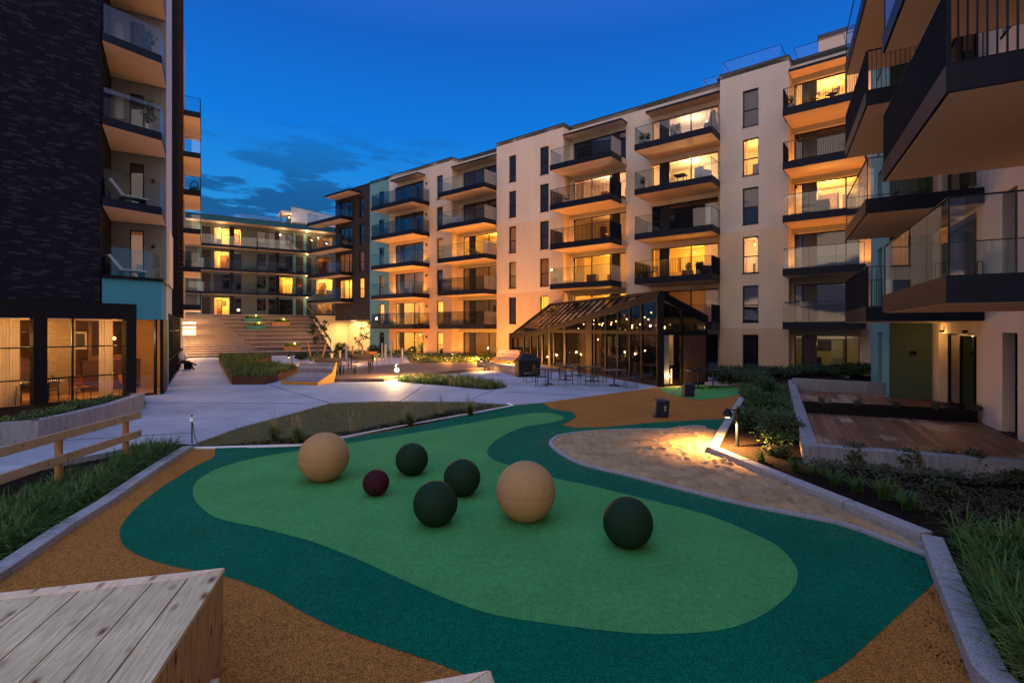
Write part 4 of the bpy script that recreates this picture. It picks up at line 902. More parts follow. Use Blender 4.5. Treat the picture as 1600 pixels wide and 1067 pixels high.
# planter wall with plants in front of the restaurant
pwl = gp([(-40, 704), (0, 696.5), (60, 690), (120, 675), (180, 657), (226, 638.5)], 0)
m = MB()
for i in range(len(pwl) - 1):
    a = Vector((*pwl[i], 0)); b = Vector((*pwl[i + 1], 0)); d = (b - a).normalized(); nr = Vector((-d.y, d.x, 0)) * .25
    m.hexa([(a.x, a.y, -.1), (b.x, b.y, -.1), (b.x + nr.x, b.y + nr.y, -.1), (a.x + nr.x, a.y + nr.y, -.1), (a.x, a.y, .5), (b.x, b.y, .5), (b.x + nr.x, b.y + nr.y, .5), (a.x + nr.x, a.y + nr.y, .5)], 'concrete_wall')
a = pwl[-1]; e_ = FG.pt(1.1, .12, 0); m.hexa([(a[0], a[1], -.1), (a[0] - .25, a[1] + .05, -.1), (e_[0] - .25, e_[1], -.1), (e_[0], e_[1], -.1), (a[0], a[1], .5), (a[0] - .25, a[1] + .05, .5), (e_[0] - .25, e_[1], .15), (e_[0], e_[1], .15)], 'concrete_wall')
tag(m.build('planter_wall'), 'low curved concrete planter wall in front of the restaurant windows', 'planter wall')
sheet('planter_soil', [(p[0] - .1, p[1] + .2) for p in pwl] + [FG.pt(1.25, .3, 0)[:2], FG.pt(-9, .3, 0)[:2]], .12, 'soil')

# ------------------------------------------------------------------ gallery building at the back + stepped seating
FK = Fr((-38.3, 60), (.84, .5425), (.5425, -.84))
def back_building():
    rt = thing('gallery_building', 'four-storey gallery access building behind the stepped seating with long glass balustrades', 'building', FK.pt(8, 0, 0))
    zf = (4.2, 7.1, 9.95, 12.85); T = 15.9; a0, a1 = FK.S(286), FK.S(540)
    K = lambda px: FK.S(px)
    spec = [(K(334), K(359), .1, 2.3, 0), (K(365.5), K(377), .1, 2.3, 1), (K(401.5), K(415.5), .75, 2.3, 2), (K(419.5), K(430), .1, 2.3, 2), (K(436.5), K(457.5), .1, 2.3, 3), (K(494), K(520), .1, 2.4, 4)]
    kinds = [('gold', 'dark', 'dark', 'dark', 'dim'), ('dark', 'dark', 'dark', 'amber', 'gold'), ('gold', 'dark', 'blue', 'dark', 'brown'), ('gold', 'amber', 'blue', 'dark', 'dim')]
    holes = [(s[0], s[1], z + s[2], z + s[3]) for z in zf for s in spec]
    w = MB(); wall(w, FK, 0, a0, a1, 0, T, holes, 'render_gallery'); w.face([FK.pt(a0, 0, 0), FK.pt(a0, -10, 0), FK.pt(a0, -10, T), FK.pt(a0, 0, T)], 'render_gallery'); w.build('wall', rt)
    for z, ks in zip(zf, kinds):
        for s in spec: window(FK, 0, s[0], s[1], z + s[2] + .02, z + s[3] - .02, ks[s[4]], rt, mull=((s[0] + s[1]) / 2,) if s[4] in (0, 3) else (), depth=2.6, e=.06)
        for p0, p1 in ((308, 315), (457.8, 462), (474, 478.5)): t = MB(); FK.box(t, K(p0), K(p1), .005, .06, z + .02, z + 2.5, 'render_teal'); t.build('teal_strip', rt)
        for p0, p1 in ((315.5, 329), (462.3, 473.7), (479.5, 486)): d = MB(); FK.box(d, K(p0), K(p1), .005, .08, z + .02, z + 2.25, 'furniture_dark'); dr = d.build('door', rt); d = MB(); a = K(p1) - .15; FK.box(d, a, a + .03, .082, .13, z + 1.0, z + 1.15, 'metal_grey'); d.build('handle', dr)
        for p0, p1 in ((359.5, 365), (430.5, 436)): t = MB(); FK.box(t, K(p0), K(p1), .005, .05, z + .02, z + 2.5, 'metal_black'); t.build('dark_panel', rt)
    d = MB(); FK.box(d, K(464), K(472), .09, .11, zf[1] + 1.1, zf[1] + 1.45, 'red_sign'); FK.box(d, K(465), K(471), .112, .116, zf[1] + 1.13, zf[1] + 1.2, 'white_paint'); tag(d.build('door_sign', rt))
    for z in zf[1:]:
        balcony(FK, K(286), K(400), .01, 1.5, z, 'clear', rt, so='soffit', th=.3); balcony(FK, K(400) + .02, K(482), .01, 1.7, z, 'clear', rt, th=.3)
        lamp('gallery_light', 'POINT', FK.pt(K(478), .9, z - .45), 45, (1, .62, .3), rt, .08)
        b_ = MB(); b_.sphere(FK.pt(K(478), .9, z - .36), .07, 'bulb', 6); b_.build('ceiling_lamp', rt)
    for p in (300, 345, 440, 500): lamp('gallery_light', 'POINT', FK.pt(K(p), .8, 15.1), 35, (1, .6, .3), rt, .1)
    b_ = MB(); b_.sphere(FK.pt(K(478), .9, 15.5), .08, 'bulb', 6); b_.build('ceiling_lamp', rt)
    lamp('gallery_light', 'POINT', FK.pt(K(478), .9, 15.3), 70, (1, .62, .3), rt, .08)
    r = MB(); FK.box(r, a0, a1, -10, 2.0, T - .3, T, 'soffit'); FK.box(r, a0, a1, 2.0, 2.06, T - .35, T + .25, 'teal_edge'); FK.box(r, a0, a1, 1.9, 2.1, T + .25, T + .31, 'coping'); rf = r.build('roof', rt)
    railing(FK, [((K(345) + 1.5, 0), (K(445), 0))], T + .1, 'roofrail', rt)
    # penthouse with mono-pitch roof
    p = MB(); b0, b1 = FK.S(455, -3), FK.S(524, -3); z0 = T; P = FK.pt
    p.face([P(b0, -3, z0), P(b1, -3, z0), P(b1, -3, z0 + 3.0), P(b0, -3, z0 + 3.6)], 'render_grey'); p.face([P(b0, -3, z0), P(b0, -9, z0), P(b0, -9, z0 + 2.2), P(b0, -3, z0 + 3.6)], 'render_gallery')
    p.face([P(b0, -2.9, z0 + 3.62), P(b1, -2.9, z0 + 3.02), P(b1, -9, z0 + 2.0), P(b0, -9, z0 + 2.2)], 'coping'); ph = p.build('penthouse', rt)
    q = MB(); FK.box(q, FK.S(456, -3), FK.S(478, -3), -3.02, -2.96, z0 + .95, z0 + 1.5, 'pane_dark'); q.build('window', ph)
    q = MB(); FK.box(q, FK.S(437, -3), b0, -5, -1.6, z0 + 2.35, z0 + 2.6, 'soffit'); FK.box(q, FK.S(438, -2), FK.S(438, -2) + .1, -1.8, -1.7, z0, z0 + 2.35, 'metal_dark'); q.build('canopy', rt)
    q = MB(); q.sphere(FK.pt(FK.S(452, -2.4), -2.4, z0 + 1.9), .09, 'bulb', 6); ql = q.build('wall_lamp', rt); lamp('wall_light', 'POINT', FK.pt(FK.S(452, -2.2), -2.2, z0 + 1.8), 60, (1, .65, .35), ql, .08)
back_building()
FS = Fr((-29.4, 43.7), (.84, .5425), (.5425, -.84))    # o negative = up the steps
def steps():
    rt = thing('stepped_seating', 'wide amphitheatre of brick-faced steps climbing to the upper terrace', 'steps', (-29.4, 43.7, 0))
    n = 10; rise = .42; run = 1.2; Wd = 13.0; Ls = 5.0
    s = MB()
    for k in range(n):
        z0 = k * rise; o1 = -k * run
        # seating tiers: riser coloured darker, tread lighter, as painted shading
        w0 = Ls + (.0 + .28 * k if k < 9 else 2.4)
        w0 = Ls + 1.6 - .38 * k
        FS.box(s, w0, Wd, -(n * run) - 1, o1 - .03, z0, z0 + rise - .05, 'step_riser_shaded'); FS.box(s, w0, Wd, o1 - run, o1 + .06, z0 + rise - .05, z0 + rise, 'step_tread_lit')
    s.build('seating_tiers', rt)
    t = MB()
    for k in range(n * 2):
        w1 = Ls + 1.6 - .38 * (k // 2) - .02
        FS.box(t, 0, w1, -(n * run) - .9, -k * run / 2 - .03, k * rise / 2, (k + 1) * rise / 2 - .04, 'step_riser_shaded'); FS.box(t, 0, w1, -(k + 1) * run / 2, -k * run / 2 + .04, (k + 1) * rise / 2 - .04, (k + 1) * rise / 2, 'step_tread_lit')
    t.build('stair_flight', rt)
    # dark strips standing in for the shade under the nosings
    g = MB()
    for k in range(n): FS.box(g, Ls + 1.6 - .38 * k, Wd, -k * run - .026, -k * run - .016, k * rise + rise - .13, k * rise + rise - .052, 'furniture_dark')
    g.build('painted_nosing_shade', rt)
    f = MB(); f.face([FS.pt(Wd, 0, 0), FS.pt(Wd, -13, 0), FS.pt(Wd, -13, 4.6), FS.pt(Wd, -12, 4.6), FS.pt(Wd, 0, .5)], 'metal_dark'); f.build('stringer', rt)
    h = MB(); h.bar(FS.pt(Wd - .1, .3, 1.3), FS.pt(Wd - .1, -12, 5.4), .08, .22, 'furniture_brown')
    for k in range(7): h.tube(FS.pt(Wd - .1, -k * 2, k * .66 + .3), FS.pt(Wd - .1, -k * 2, k * .66 + 1.3), .025, 'metal_dark', 6)
    h.build('handrail', rt)
    tag(MB().prism(FS.poly([(-6, -12), (26, -12), (26, -22), (-6, -22)]), 0, 4.18, 'render_cream', top='paving_concrete').build('upper_terrace'), kind='structure')
    # pale retaining wall beside the steps
    q = MB(); FS.box(q, Wd + .05, Wd + 9, -10.2, -9.9, 0, 4.2, 'render_cream'); FS.box(q, Wd + .05, Wd + 9, -10.25, -9.85, 4.2, 4.35, 'metal_dark'); tag(q.build('retaining_wall'), 'pale rendered retaining wall between the steps and the lit passage', 'wall')
steps()
def stripe_wall():   # pale end wall left of the steps, lit from above
    q = MB(); FS.box(q, -.9, -.05, -6, .2, 0, 4.1, 'render_cream'); tag(q.build('end_wall'), 'warm lit pale wall end standing left of the stepped seating', 'wall')
stripe_wall()

m = MB(); r4 = random.Random(21)
for _ in range(150):
    x, y = r4.uniform(-4.5, 4), r4.uniform(3.2, 12); a = r4.uniform(0, 6.3); w = r4.uniform(.006, .02); m.face([(x, y, .016), (x + w * math.cos(a), y + w * math.sin(a), .020), (x + w * .8 * math.cos(a + .9), y + w * .8 * math.sin(a + .9), .017)], r4.choice(('leaf_rust', 'leaf_straw', 'soil')))
for i in range(260):
    p = G(*r4.choice(((1470, 930), (1490, 985), (1460, 900), (1505, 1040), (1445, 870)))); x, y = p[0] - .08 + r4.gauss(0, .05), p[1] + r4.gauss(0, .16); w = r4.uniform(.006, .018); m.face([(x, y, .014), (x + w, y + w * .4, .020), (x, y + w, .016)], 'soil')
tag(m.build('fallen_litter'), 'specks of soil and leaf litter lying on the rubber surface', 'litter', kind='stuff')

# ------------------------------------------------------------------ lamps
def bollard_lamp(name, label, loc, rz, power, height=.82, hot='bulb', group='low dome-headed garden lamps'):
    t = thing(name, label, 'garden lamp', loc, rz, group)
    m = MB(); m.tube((0, 0, -.05), (0, 0, height), .035, 'metal_dark', 12); m.tube((0, 0, 0), (0, 0, .02), .07, 'metal_dark', 12); m.build('pole', t, False, smooth=False)
    m = MB(); m.tube((0, 0, height - .03), (.22, 0, height - .03), .012, 'metal_dark', 8); m.build('arm', t, False)
    m = MB(); m.lathe((.24, 0, height - .16), [(.085, -.01), (.10, .02), (.098, .06), (.075, .11), (.035, .135), (.035, .165), (.001, .167)], 'metal_dark', 20); s = m.build('lamp_head', t, False, smooth=True)
    m = MB(); m.lathe((.24, 0, height - .17), [(.001, -.025), (.04, -.018), (.062, 0), (.066, .02)], hot, 14); m.build('bulb', s, False)
    l = lamp('lamp_light', 'SPOT', (.24, 0, height - .245), power, (1, .46, .12), s, .03, 156, .5, local=True); return t
bl = bollard_lamp('garden_lamp', 'dark garden lamp with a dome head lighting the corner of the sand pit', (*G(1152, 697, .1), .1), R(192), 1300)
def lamp_at(px, py, rz, label, power=None, hot='bulb', z=0):
    t = bollard_lamp('garden_lamp', label, (*G(px, py, z), z), rz, power or 60, hot=hot); return t
lamp_at(623, 594, R(-100), 'brightest garden lamp, shining straight at the viewer at the end of the wooden platform', 420, 'bulb_hot')
hb = [o for o in bpy.data.objects if o.get('label', '').startswith('brightest garden lamp')][0]; m = MB(); m.sphere((.24, 0, .54), .085, 'bulb_hot', 12); m.build('globe', hb, False)
gl = G(617, 594); lamp('lamp_glare', 'POINT', (gl[0] - .02, gl[1] - .12, .9), 700, (1, .55, .18), None, .08)
lamp_at(757, 580, R(215), 'garden lamp beside the low wall, throwing a pool of light on the terrace', 260)
lamp_at(712, 566, R(200), 'small garden lamp in the ground cover before the cream facade', 170)
lamp_at(456, 573, R(170), 'garden lamp beside the orange planter at the foot of the steps', 170)
lamp_at(639, 557, R(0), 'distant garden lamp in the ground cover left of the shrubs', 90)
t = thing('light_column', 'slim bright light column at the corner of the glass pavilion', 'light column', (*G(1049, 603), 0))
m = MB(); m.tube((0, 0, 0), (0, 0, .78), .025, 'bulb_soft', 10); m.build('light_tube', t, False); m = MB(); m.tube((0, 0, 0), (0, 0, .03), .06, 'metal_dark', 12); m.build('base', t, False)
k = G(1040, 603); lamp('column_light', 'POINT', (k[0] + .35, k[1] - .25, .45), 55, (1, .58, .22), t, .08)
# slim pale posts around the play fountain
for i, (px, pt_, pb, r_, lab) in enumerate(((541, 540, 569, .065, 'tall pale post standing behind the wooden table'), (531, 549, 567, .07, 'short pale post behind the left bench back'), (597, 537, 570, .045, 'thin pale post just left of the pair beside the glaring lamp'), (602, 539, 570, .075, 'thicker pale post left of the glaring lamp'), (611, 533, 571, .045, 'tallest thin pale post right by the glaring lamp'), (628, 545, 568, .075, 'pale post right of the glaring lamp'), (589, 554, 571, .06, 'pale post with a wide flat head left of the pair'), (519, 553, 566, .08, 'stubby pale post with a flat head above the bench back'))):
    X, D = G(px, pb); h = (pb - pt_) / F * D; t = thing('pale_post', lab, 'post', (X, D, 0), 0, 'pale posts around the play area')
    m = MB(); m.tube((0, 0, 0), (0, 0, h), r_, 'white_metal', 12); m.build('shaft', t, False)
    m = MB(); m.tube((0, 0, h), (0, 0, h + .05), r_ * (1.9 if i in (6, 7, 1) else 1.15), 'white_metal', 14); m.build('cap', t, False)

# ------------------------------------------------------------------ glass pavilion
def glasshouse():
    K = Vector((6.76, 22.57, 0)); M_ = Vector((1.81, 35.9, 0)); Rr = Vector((3.03, 39.6, 0)); L2 = Vector((-.05, 40.4, 0)); E = Vector((9.24, 23.5, 0)); E2 = Vector((4.9, 37.2, 0))
    zK, zM, zR, zL, zE, zE2 = 4.25, 2.37, 4.5, 2.1, 3.13, 3.2
    rt = thing('glass_pavilion', 'black framed glass pavilion with folded glass roof and string lights inside', 'pavilion', (5.5, 30, 0))
    def P(v, z): return (v.x, v.y, z)
    # floor
    m = MB(); m.prism([(v.x, v.y) for v in (K, E, E2, Rr, L2, M_)], 0.004, .03, 'furniture_brown'); m.build('floor', rt)
    def glazed(A, B, zA, zB, posts, name, tr=2.45, thick=.06, glassm='glass_house'):
        d = (B - A); L = d.length; d = d / L; f = MB(); nr = Vector((-d.y, d.x, 0))
        zt = lambda t: zA + (zB - zA) * t / L
        for (t, w) in posts:
            c = A + d * t; h = zt(t)
            f.hexa([P(c + d * (-w / 2) - nr * .05, 0), P(c + d * (w / 2) - nr * .05, 0), P(c + d * (w / 2) + nr * .05, 0), P(c + d * (-w / 2) + nr * .05, 0),
                    P(c + d * (-w / 2) - nr * .05, h), P(c + d * (w / 2) - nr * .05, h), P(c + d * (w / 2) + nr * .05, h), P(c + d * (-w / 2) + nr * .05, h)], 'metal_black')
        tt = L if zB > tr + .1 else (zA - tr - .08) / (zA - zB) * L
        
        if zA > tr: f.bar(P(A, tr), P(A + d * tt, tr), .09, .17, 'metal_black')
        f.bar(P(A, .06), P(B, .06), .09, .12, 'metal_black')
        f.bar(P(A, zA - .13), P(B, zB - .13), .12, .26, 'metal_black'); o = f.build(name, rt)
        g = MB(); g.face([P(A, .1), P(B, .1), P(B, zB - .2), P(A, zA - .2)], glassm); g.build('pane', o); return o
    dl = (M_ - K).length; ld = (M_ - K).normalized()
    def T(px):
        k_ = (px - 800) / F; return (k_ * K.y - K.x) / (ld.x - k_ * ld.y)
    posts = [(T(p), w) for p, w in ((1003, .1), (984.5, .12), (966, .12), (947, .12), (930, .1), (921, .7), (883, .3), (866, .16), (859, .35), (848, .2), (841, .16))]
    glazed(K, M_, zK, zM, posts, 'long_wall')
    glazed(K, E, zK, zE, [(1.15, .1), (2.6, .1)], 'end_wall', 2.42)
    glazed(M_, L2, zM, zL, [(1, .12), (2.3, .12), (3.6, .12), (4.7, .12)], 'eave_wall', 9, glassm='glass_house')
    glazed(E, E2, zE, zE2, [(i * 1.8, .1) for i in range(1, 8)], 'rear_wall', 2.42, glassm='pane_dark')  # panes made dark and opaque so the bright facade does not show through
    m = MB(); m.face([P(E2, 0), P(L2, 0), P(L2, 2.05), P(E2, 3.1)], 'furniture_dark'); m.build('dark_backing', rt)  # dark sheet added to keep the pavilion interior dim
    m = MB(); c = K + Vector((-.02, 0, 0)); m.prism([(K.x - .17, K.y - .06), (K.x + .13, K.y - .1), (K.x + .17, K.y + .16), (K.x - .13, K.y + .2)], 0, zK - .05, 'metal_black'); m.build('corner_post', rt)
    m = MB(); m.hexa([P(K + Vector((.17, .02, 0)), .1), P(K + Vector((.42, .11, 0)), .1), P(K + Vector((.40, .17, 0)), .1), P(K + Vector((.15, .08, 0)), .1), P(K + Vector((.17, .02, 0)), 2.4), P(K + Vector((.42, .11, 0)), 2.4), P(K + Vector((.40, .17, 0)), 2.4), P(K + Vector((.15, .08, 0)), 2.4)], 'metal_grey'); m.build('drainpipe_panel', rt)
    s = (E - K).normalized(); a = K + s * 1.22; b = K + s * 2.6; nr = Vector((s.y, -s.x, 0)) * .03
    m = MB(); m.hexa([P(a - nr, .1), P(b - nr, .1), P(b + nr, .1), P(a + nr, .1), P(a - nr, 2.36), P(b - nr, 2.36), P(b + nr, 2.36), P(a + nr, 2.36)], 'corten'); m.build('brown_panel', rt)
    r = MB()
    V = lambda v, z: Vector((v.x, v.y, z))
    k3, m3, r3, l3, e3, f3 = V(K, zK), V(M_, zM), V(Rr, zR), V(L2, zL), V(E, zE), V(E2, zE2)
    r.face([k3, m3, r3], 'glass_roof'); r.face([m3, l3, r3], 'glass_roof'); r.face([k3, r3, e3], 'glass_roof'); r.face([r3, f3, e3], 'glass_roof'); rf = r.build('roof_glazing', rt)
    b_ = MB(); up = Vector((0, 0, .04))
    for p, q, w in ((k3, r3, .12), (k3, m3, .12), (m3, l3, .12), (l3, r3, .1), (k3, e3, .14), (e3, f3, .12)): b_.bar(p + up, q + up, w, .14, 'metal_black')
    d2 = (l3 - r3); e1 = m3 - k3
    for i in range(1, 17):
        p = k3 + (r3 - k3) * (i / 17)
        # plan intersection of p + t*d2 with the rake k3-m3, else with eave m3-l3
        best = None
        for (A, B) in ((k3, m3), (m3, l3)):
            e_ = B - A; den = d2.x * e_.y - d2.y * e_.x
            if abs(den) < 1e-6: continue
            t = ((A.x - p.x) * e_.y - (A.y - p.y) * e_.x) / den; u_ = ((A.x - p.x) * d2.y - (A.y - p.y) * d2.x) / den
            if t > .02 and -.01 <= u_ <= 1.01: best = A + e_ * u_; break
        if best is not None: b_.bar(p + up, best + up, .03, .05, 'metal_black')
    for i in range(1, 14):
        t = i / 14; b_.bar(k3.lerp(r3, t) + up, e3.lerp(f3, t) + up, .04, .06, 'metal_black')
    for t in (.33, .66): b_.bar(k3.lerp(r3, .35).lerp(m3.lerp(m3, .0), t) + up, r3.lerp(l3, t) + up, .04, .05, 'metal_dark')
    b_.build('glazing_bar', rf)
    # interior pieces
    w = MB(); a = K + ld * (T(915)) + Vector((.9, .3, 0)); b = K + ld * T(884) + Vector((.9, .3, 0)); w.hexa([P(a, .05), P(b, .05), P(b + Vector((.1, .05, 0)), .05), P(a + Vector((.1, .05, 0)), .05), P(a, 2.6), P(b, 2.6), P(b + Vector((.1, .05, 0)), 2.6), P(a + Vector((.1, .05, 0)), 2.6)], 'timber_side'); w.build('timber_partition', rt)
    w = MB(); a = K + ld * T(863.5) + Vector((.1, .02, 0)); b = K + ld * T(857) + Vector((.1, .02, 0)); w.build('notice', rt) if False else None
    w = MB(); c = K + s * .98 + Vector((-.25, .8, 0))
    for k_ in range(6): w.hexa([P(c + s * (k_ * .06), .9), P(c + s * (k_ * .06 + .05) , .9), P(c + s * (k_ * .06 + .05) + Vector((0, .04, 0)), .9), P(c + s * (k_ * .06) + Vector((0, .04, 0)), .9)] + [P(c + s * (k_ * .06), 2.36), P(c + s * (k_ * .06 + .05), 2.36), P(c + s * (k_ * .06 + .05) + Vector((0, .04, 0)), 2.36), P(c + s * (k_ * .06) + Vector((0, .04, 0)), 2.36)], 'curtain')
    w.build('curtain', rt); lamp('curtain_light', 'POINT', P(c + Vector((.1, -.3, 0)), 2.1), 9, (1, .5, .12), rt, .05)
    tb = MB()
    for t_ in (3, 6, 9.5): 
        c = K + ld * t_ + Vector((1.6, .6, 0)); tb.box(c.x - .4, c.x + .4, c.y - .5, c.y + .5, .72, .76, 'furniture_brown'); tb.box(c.x - .05, c.x + .05, c.y - .05, c.y + .05, .04, .72, 'furniture_dark'); tb.box(c.x - .9, c.x - .5, c.y - .3, c.y + .2, .04, .9, 'furniture_dark')
    tb.build('interior_furniture', rt)
    rs = random.Random(5)
    for (z0, z1, sag, off0, off1, n) in ((3.6, 2.85, .35, 1.0, 2.6, 11), (3.3, 3.4, .45, .6, 2.0, 9)):
        st = thing('string_lights', 'warm bulbs on a sagging cord inside the glass pavilion, ' + ('rear string' if n == 11 else 'front string'), 'string lights', (6.5, 24, 3), 0, 'strings of bulbs in the glass pavilion')
        A = K + ld * .8 + Vector((.3, .25, 0)) * off0; B = K + ld * 11.5 + Vector((.6, .25, 0)) * off1; c = MB(); pts = []
        for i in range(n * 3 + 1):
            t = i / (n * 3); p = A.lerp(B, t); z = z0 + (z1 - z0) * t - sag * math.sin(math.pi * ((t * 3) % 1)); pts.append(Vector((p.x, p.y, z)))
        for i in range(len(pts) - 1): c.tube(pts[i], pts[i + 1], .008, 'metal_black', 4)
        c.build('cord', st)
        for i in range(1, n * 3, 2):
            if rs.random() < .75: q = MB(); q.sphere((pts[i].x, pts[i].y, pts[i].z - .07), .028, 'bulb', 6); q.build('bulb', st)
    for t_, pw in ((2, 13), (6, 16), (10, 22)): lamp('pavilion_light', 'POINT', P(K + ld * t_ + Vector((1.2, .4, 0)), 2.7), pw, (1, .6, .25), rt, .1)
glasshouse()

# ------------------------------------------------------------------ terrace furniture
def table_proto(name, label, loc, w=.75, h=.74, top='furniture_brown', group='pavilion terrace tables', rz=0):
    t = thing(name, label, 'table', loc, rz, group)
    m = MB(); m.box(-w / 2, w / 2, -w / 2, w / 2, h - .03, h, top); m.build('tabletop', t, False, bevel=.006)
    m = MB(); m.tube((0, 0, .04), (0, 0, h - .03), .03, 'metal_black'); m.build('pedestal', t, False)
    m = MB()
    for a in range(4): m.bar((0, 0, .05), (.30 * math.cos(a * math.pi / 2 + .6), .30 * math.sin(a * math.pi / 2 + .6), .02), .05, .03, 'metal_black')
    m.build('foot', t, False); return t
T1 = table_proto('terrace_table', 'square cafe table left, beside the covered grill', (*G(857, 601), 0), .8, rz=.4)
dup(T1, (*G(959.5, 602.5), 0), .2, 'square cafe table nearest the tall corner post of the pavilion'); dup(T1, (*G(884, 594), 0), .5, 'square cafe table in the back row near the pavilion door'); dup(T1, (*G(925, 596), 0), .5, 'square cafe table behind the middle chairs')
table_proto('high_table', 'dark table on the light green patch, nearer the glass corner', (*G(1091, 607), 0), .95, .82, 'metal_dark'); table_proto('high_table', 'dark table on the light green patch, nearer the hedge', (*G(1114, 606), 0), .95, .82, 'metal_dark')
c0 = chair_proto('terrace_chair', 'slatted metal armchair at the far left of the cafe tables', 'chair', 'chair_olive', 'metal_black', loc=(*G(827, 597), 0), rz=-1.3, group='terrace armchairs')
for px, py, rz, l in ((846, 604, 2.9, 'slatted armchair before the left cafe table'), (884, 602, .6, 'slatted armchair between the two front tables, left one'), (905, 601, 3.6, 'slatted armchair in the middle of the terrace'), (925, 603, -1.2, 'slatted armchair left of the table near the corner post'), (985, 606, 1.6, 'slatted armchair at the right end of the cafe tables'), (868, 593, 0, 'slatted armchair in the back row behind the left table'), (938, 596, .2, 'slatted armchair in the back row against the glass'), (900, 590, .1, 'slatted armchair nearest the pavilion door')):
    dup(c0, (*G(px, py), 0), rz, l)
# covered grill
X, D = G(824, 588); t = thing('covered_grill', 'barbecue grill under a black fabric cover at the pavilion corner', 'grill', (X, D, 0), .35)
m = MB(); m.hexa([(-.62, -.33, .02), (.62, -.33, .02), (.60, .33, .02), (-.6, .33, .02), (-.66, -.36, .86), (.66, -.36, .86), (.62, .34, .86), (-.62, .34, .86)], 'cover_black'); m.hexa([(-.66, -.36, .86), (.66, -.36, .86), (.62, .34, .86), (-.62, .34, .86), (-.36, -.18, 1.27), (.38, -.18, 1.27), (.36, .2, 1.22), (-.34, .2, 1.22)], 'cover_black'); m.build('cover', t, False, bevel=.03)

# ------------------------------------------------------------------ play balls
def ball(px, cy, w, mat, label):
    k = w / 2 / F; D = H / ((cy - HY) / F + .93 * k); r = k * D * .985; X = (px - 800) / F * D
    m = MB(); n = 72; prof = []
    for i in range(n + 1):
        a = math.pi * i / n; rr = r * math.sin(a); z = -r * math.cos(a)
        if abs(z + r * .03) < r * .03: rr *= .992
        prof.append((rr + 1e-4, z))
    prof = [p for p in prof if p[1] > -r * .93]; prof = [(1e-4, -r * .93), (prof[0][0], -r * .93)] + prof
    m.lathe((0, 0, r * .93 + .012), prof, mat, 64); o = m.build('play_ball', smooth=True, world=False); o.location = (X, D, 0); tag(o, label, 'ball', 'rubber play balls on the green surface'); return o
ball(506, 714.5, 77, 'ball_tan', 'large tan rubber ball at the far left of the group'); ball(821.5, 768, 94, 'ball_tan', 'large tan rubber ball in the middle, nearest of the two tan ones')
ball(643.5, 718, 51, 'ball_green', 'dark green ball furthest from the viewer'); ball(722, 747, 58, 'ball_green', 'dark green ball just left of the middle tan ball, partly behind another'); ball(680.5, 787, 70, 'ball_green', 'dark green ball in front of the other green ball left of centre'); ball(981, 817, 78, 'ball_green', 'dark green ball standing alone at the right'); ball(587.5, 755, 41, 'ball_maroon', 'small dark maroon ball')

# spring blocks with bar
for (px, py, s_, l, mark) in ((1033, 652, 1.0, 'navy rubber play block with two yellow-green marks, nearer the sand pit', True), (1076, 620, 1.0, 'black rubber play block further back by the pavilion corner', False)):
    X, D = G(px, py); t = thing('play_block', l, 'play block', (X, D + .1, .004), .05, 'play blocks joined by a bar'); m = MB()
    m.hexa([(-.21, -.16, 0), (.21, -.16, 0), (.21, .16, 0), (-.21, .16, 0), (-.15, -.14, .50), (.26, -.14, .50), (.26, .16, .52), (-.15, .16, .52)], 'box_navy'); m.build('block', t, False, bevel=.035)
    if mark:
        m = MB()
        for z in (.22, .31):
            for a in range(5): m.lathe((.10 + .022 * math.cos(a * 1.2566), -.163, z + .022 * math.sin(a * 1.2566)), [(1e-4, -.016), (.016, 0), (1e-4, .016)], 'yellow_mark', 6)
        m.build('mark', t, False)
a = G(1036, 652); b = G(1076, 620); m = MB(); m.tube((a[0] + .1, a[1] + .1, .54), (b[0] - .1, b[1] + .1, .50), .014, 'metal_grey', 8); tag(m.build('balance_bar'), 'thin metal bar spanning the two dark play blocks', 'bar')

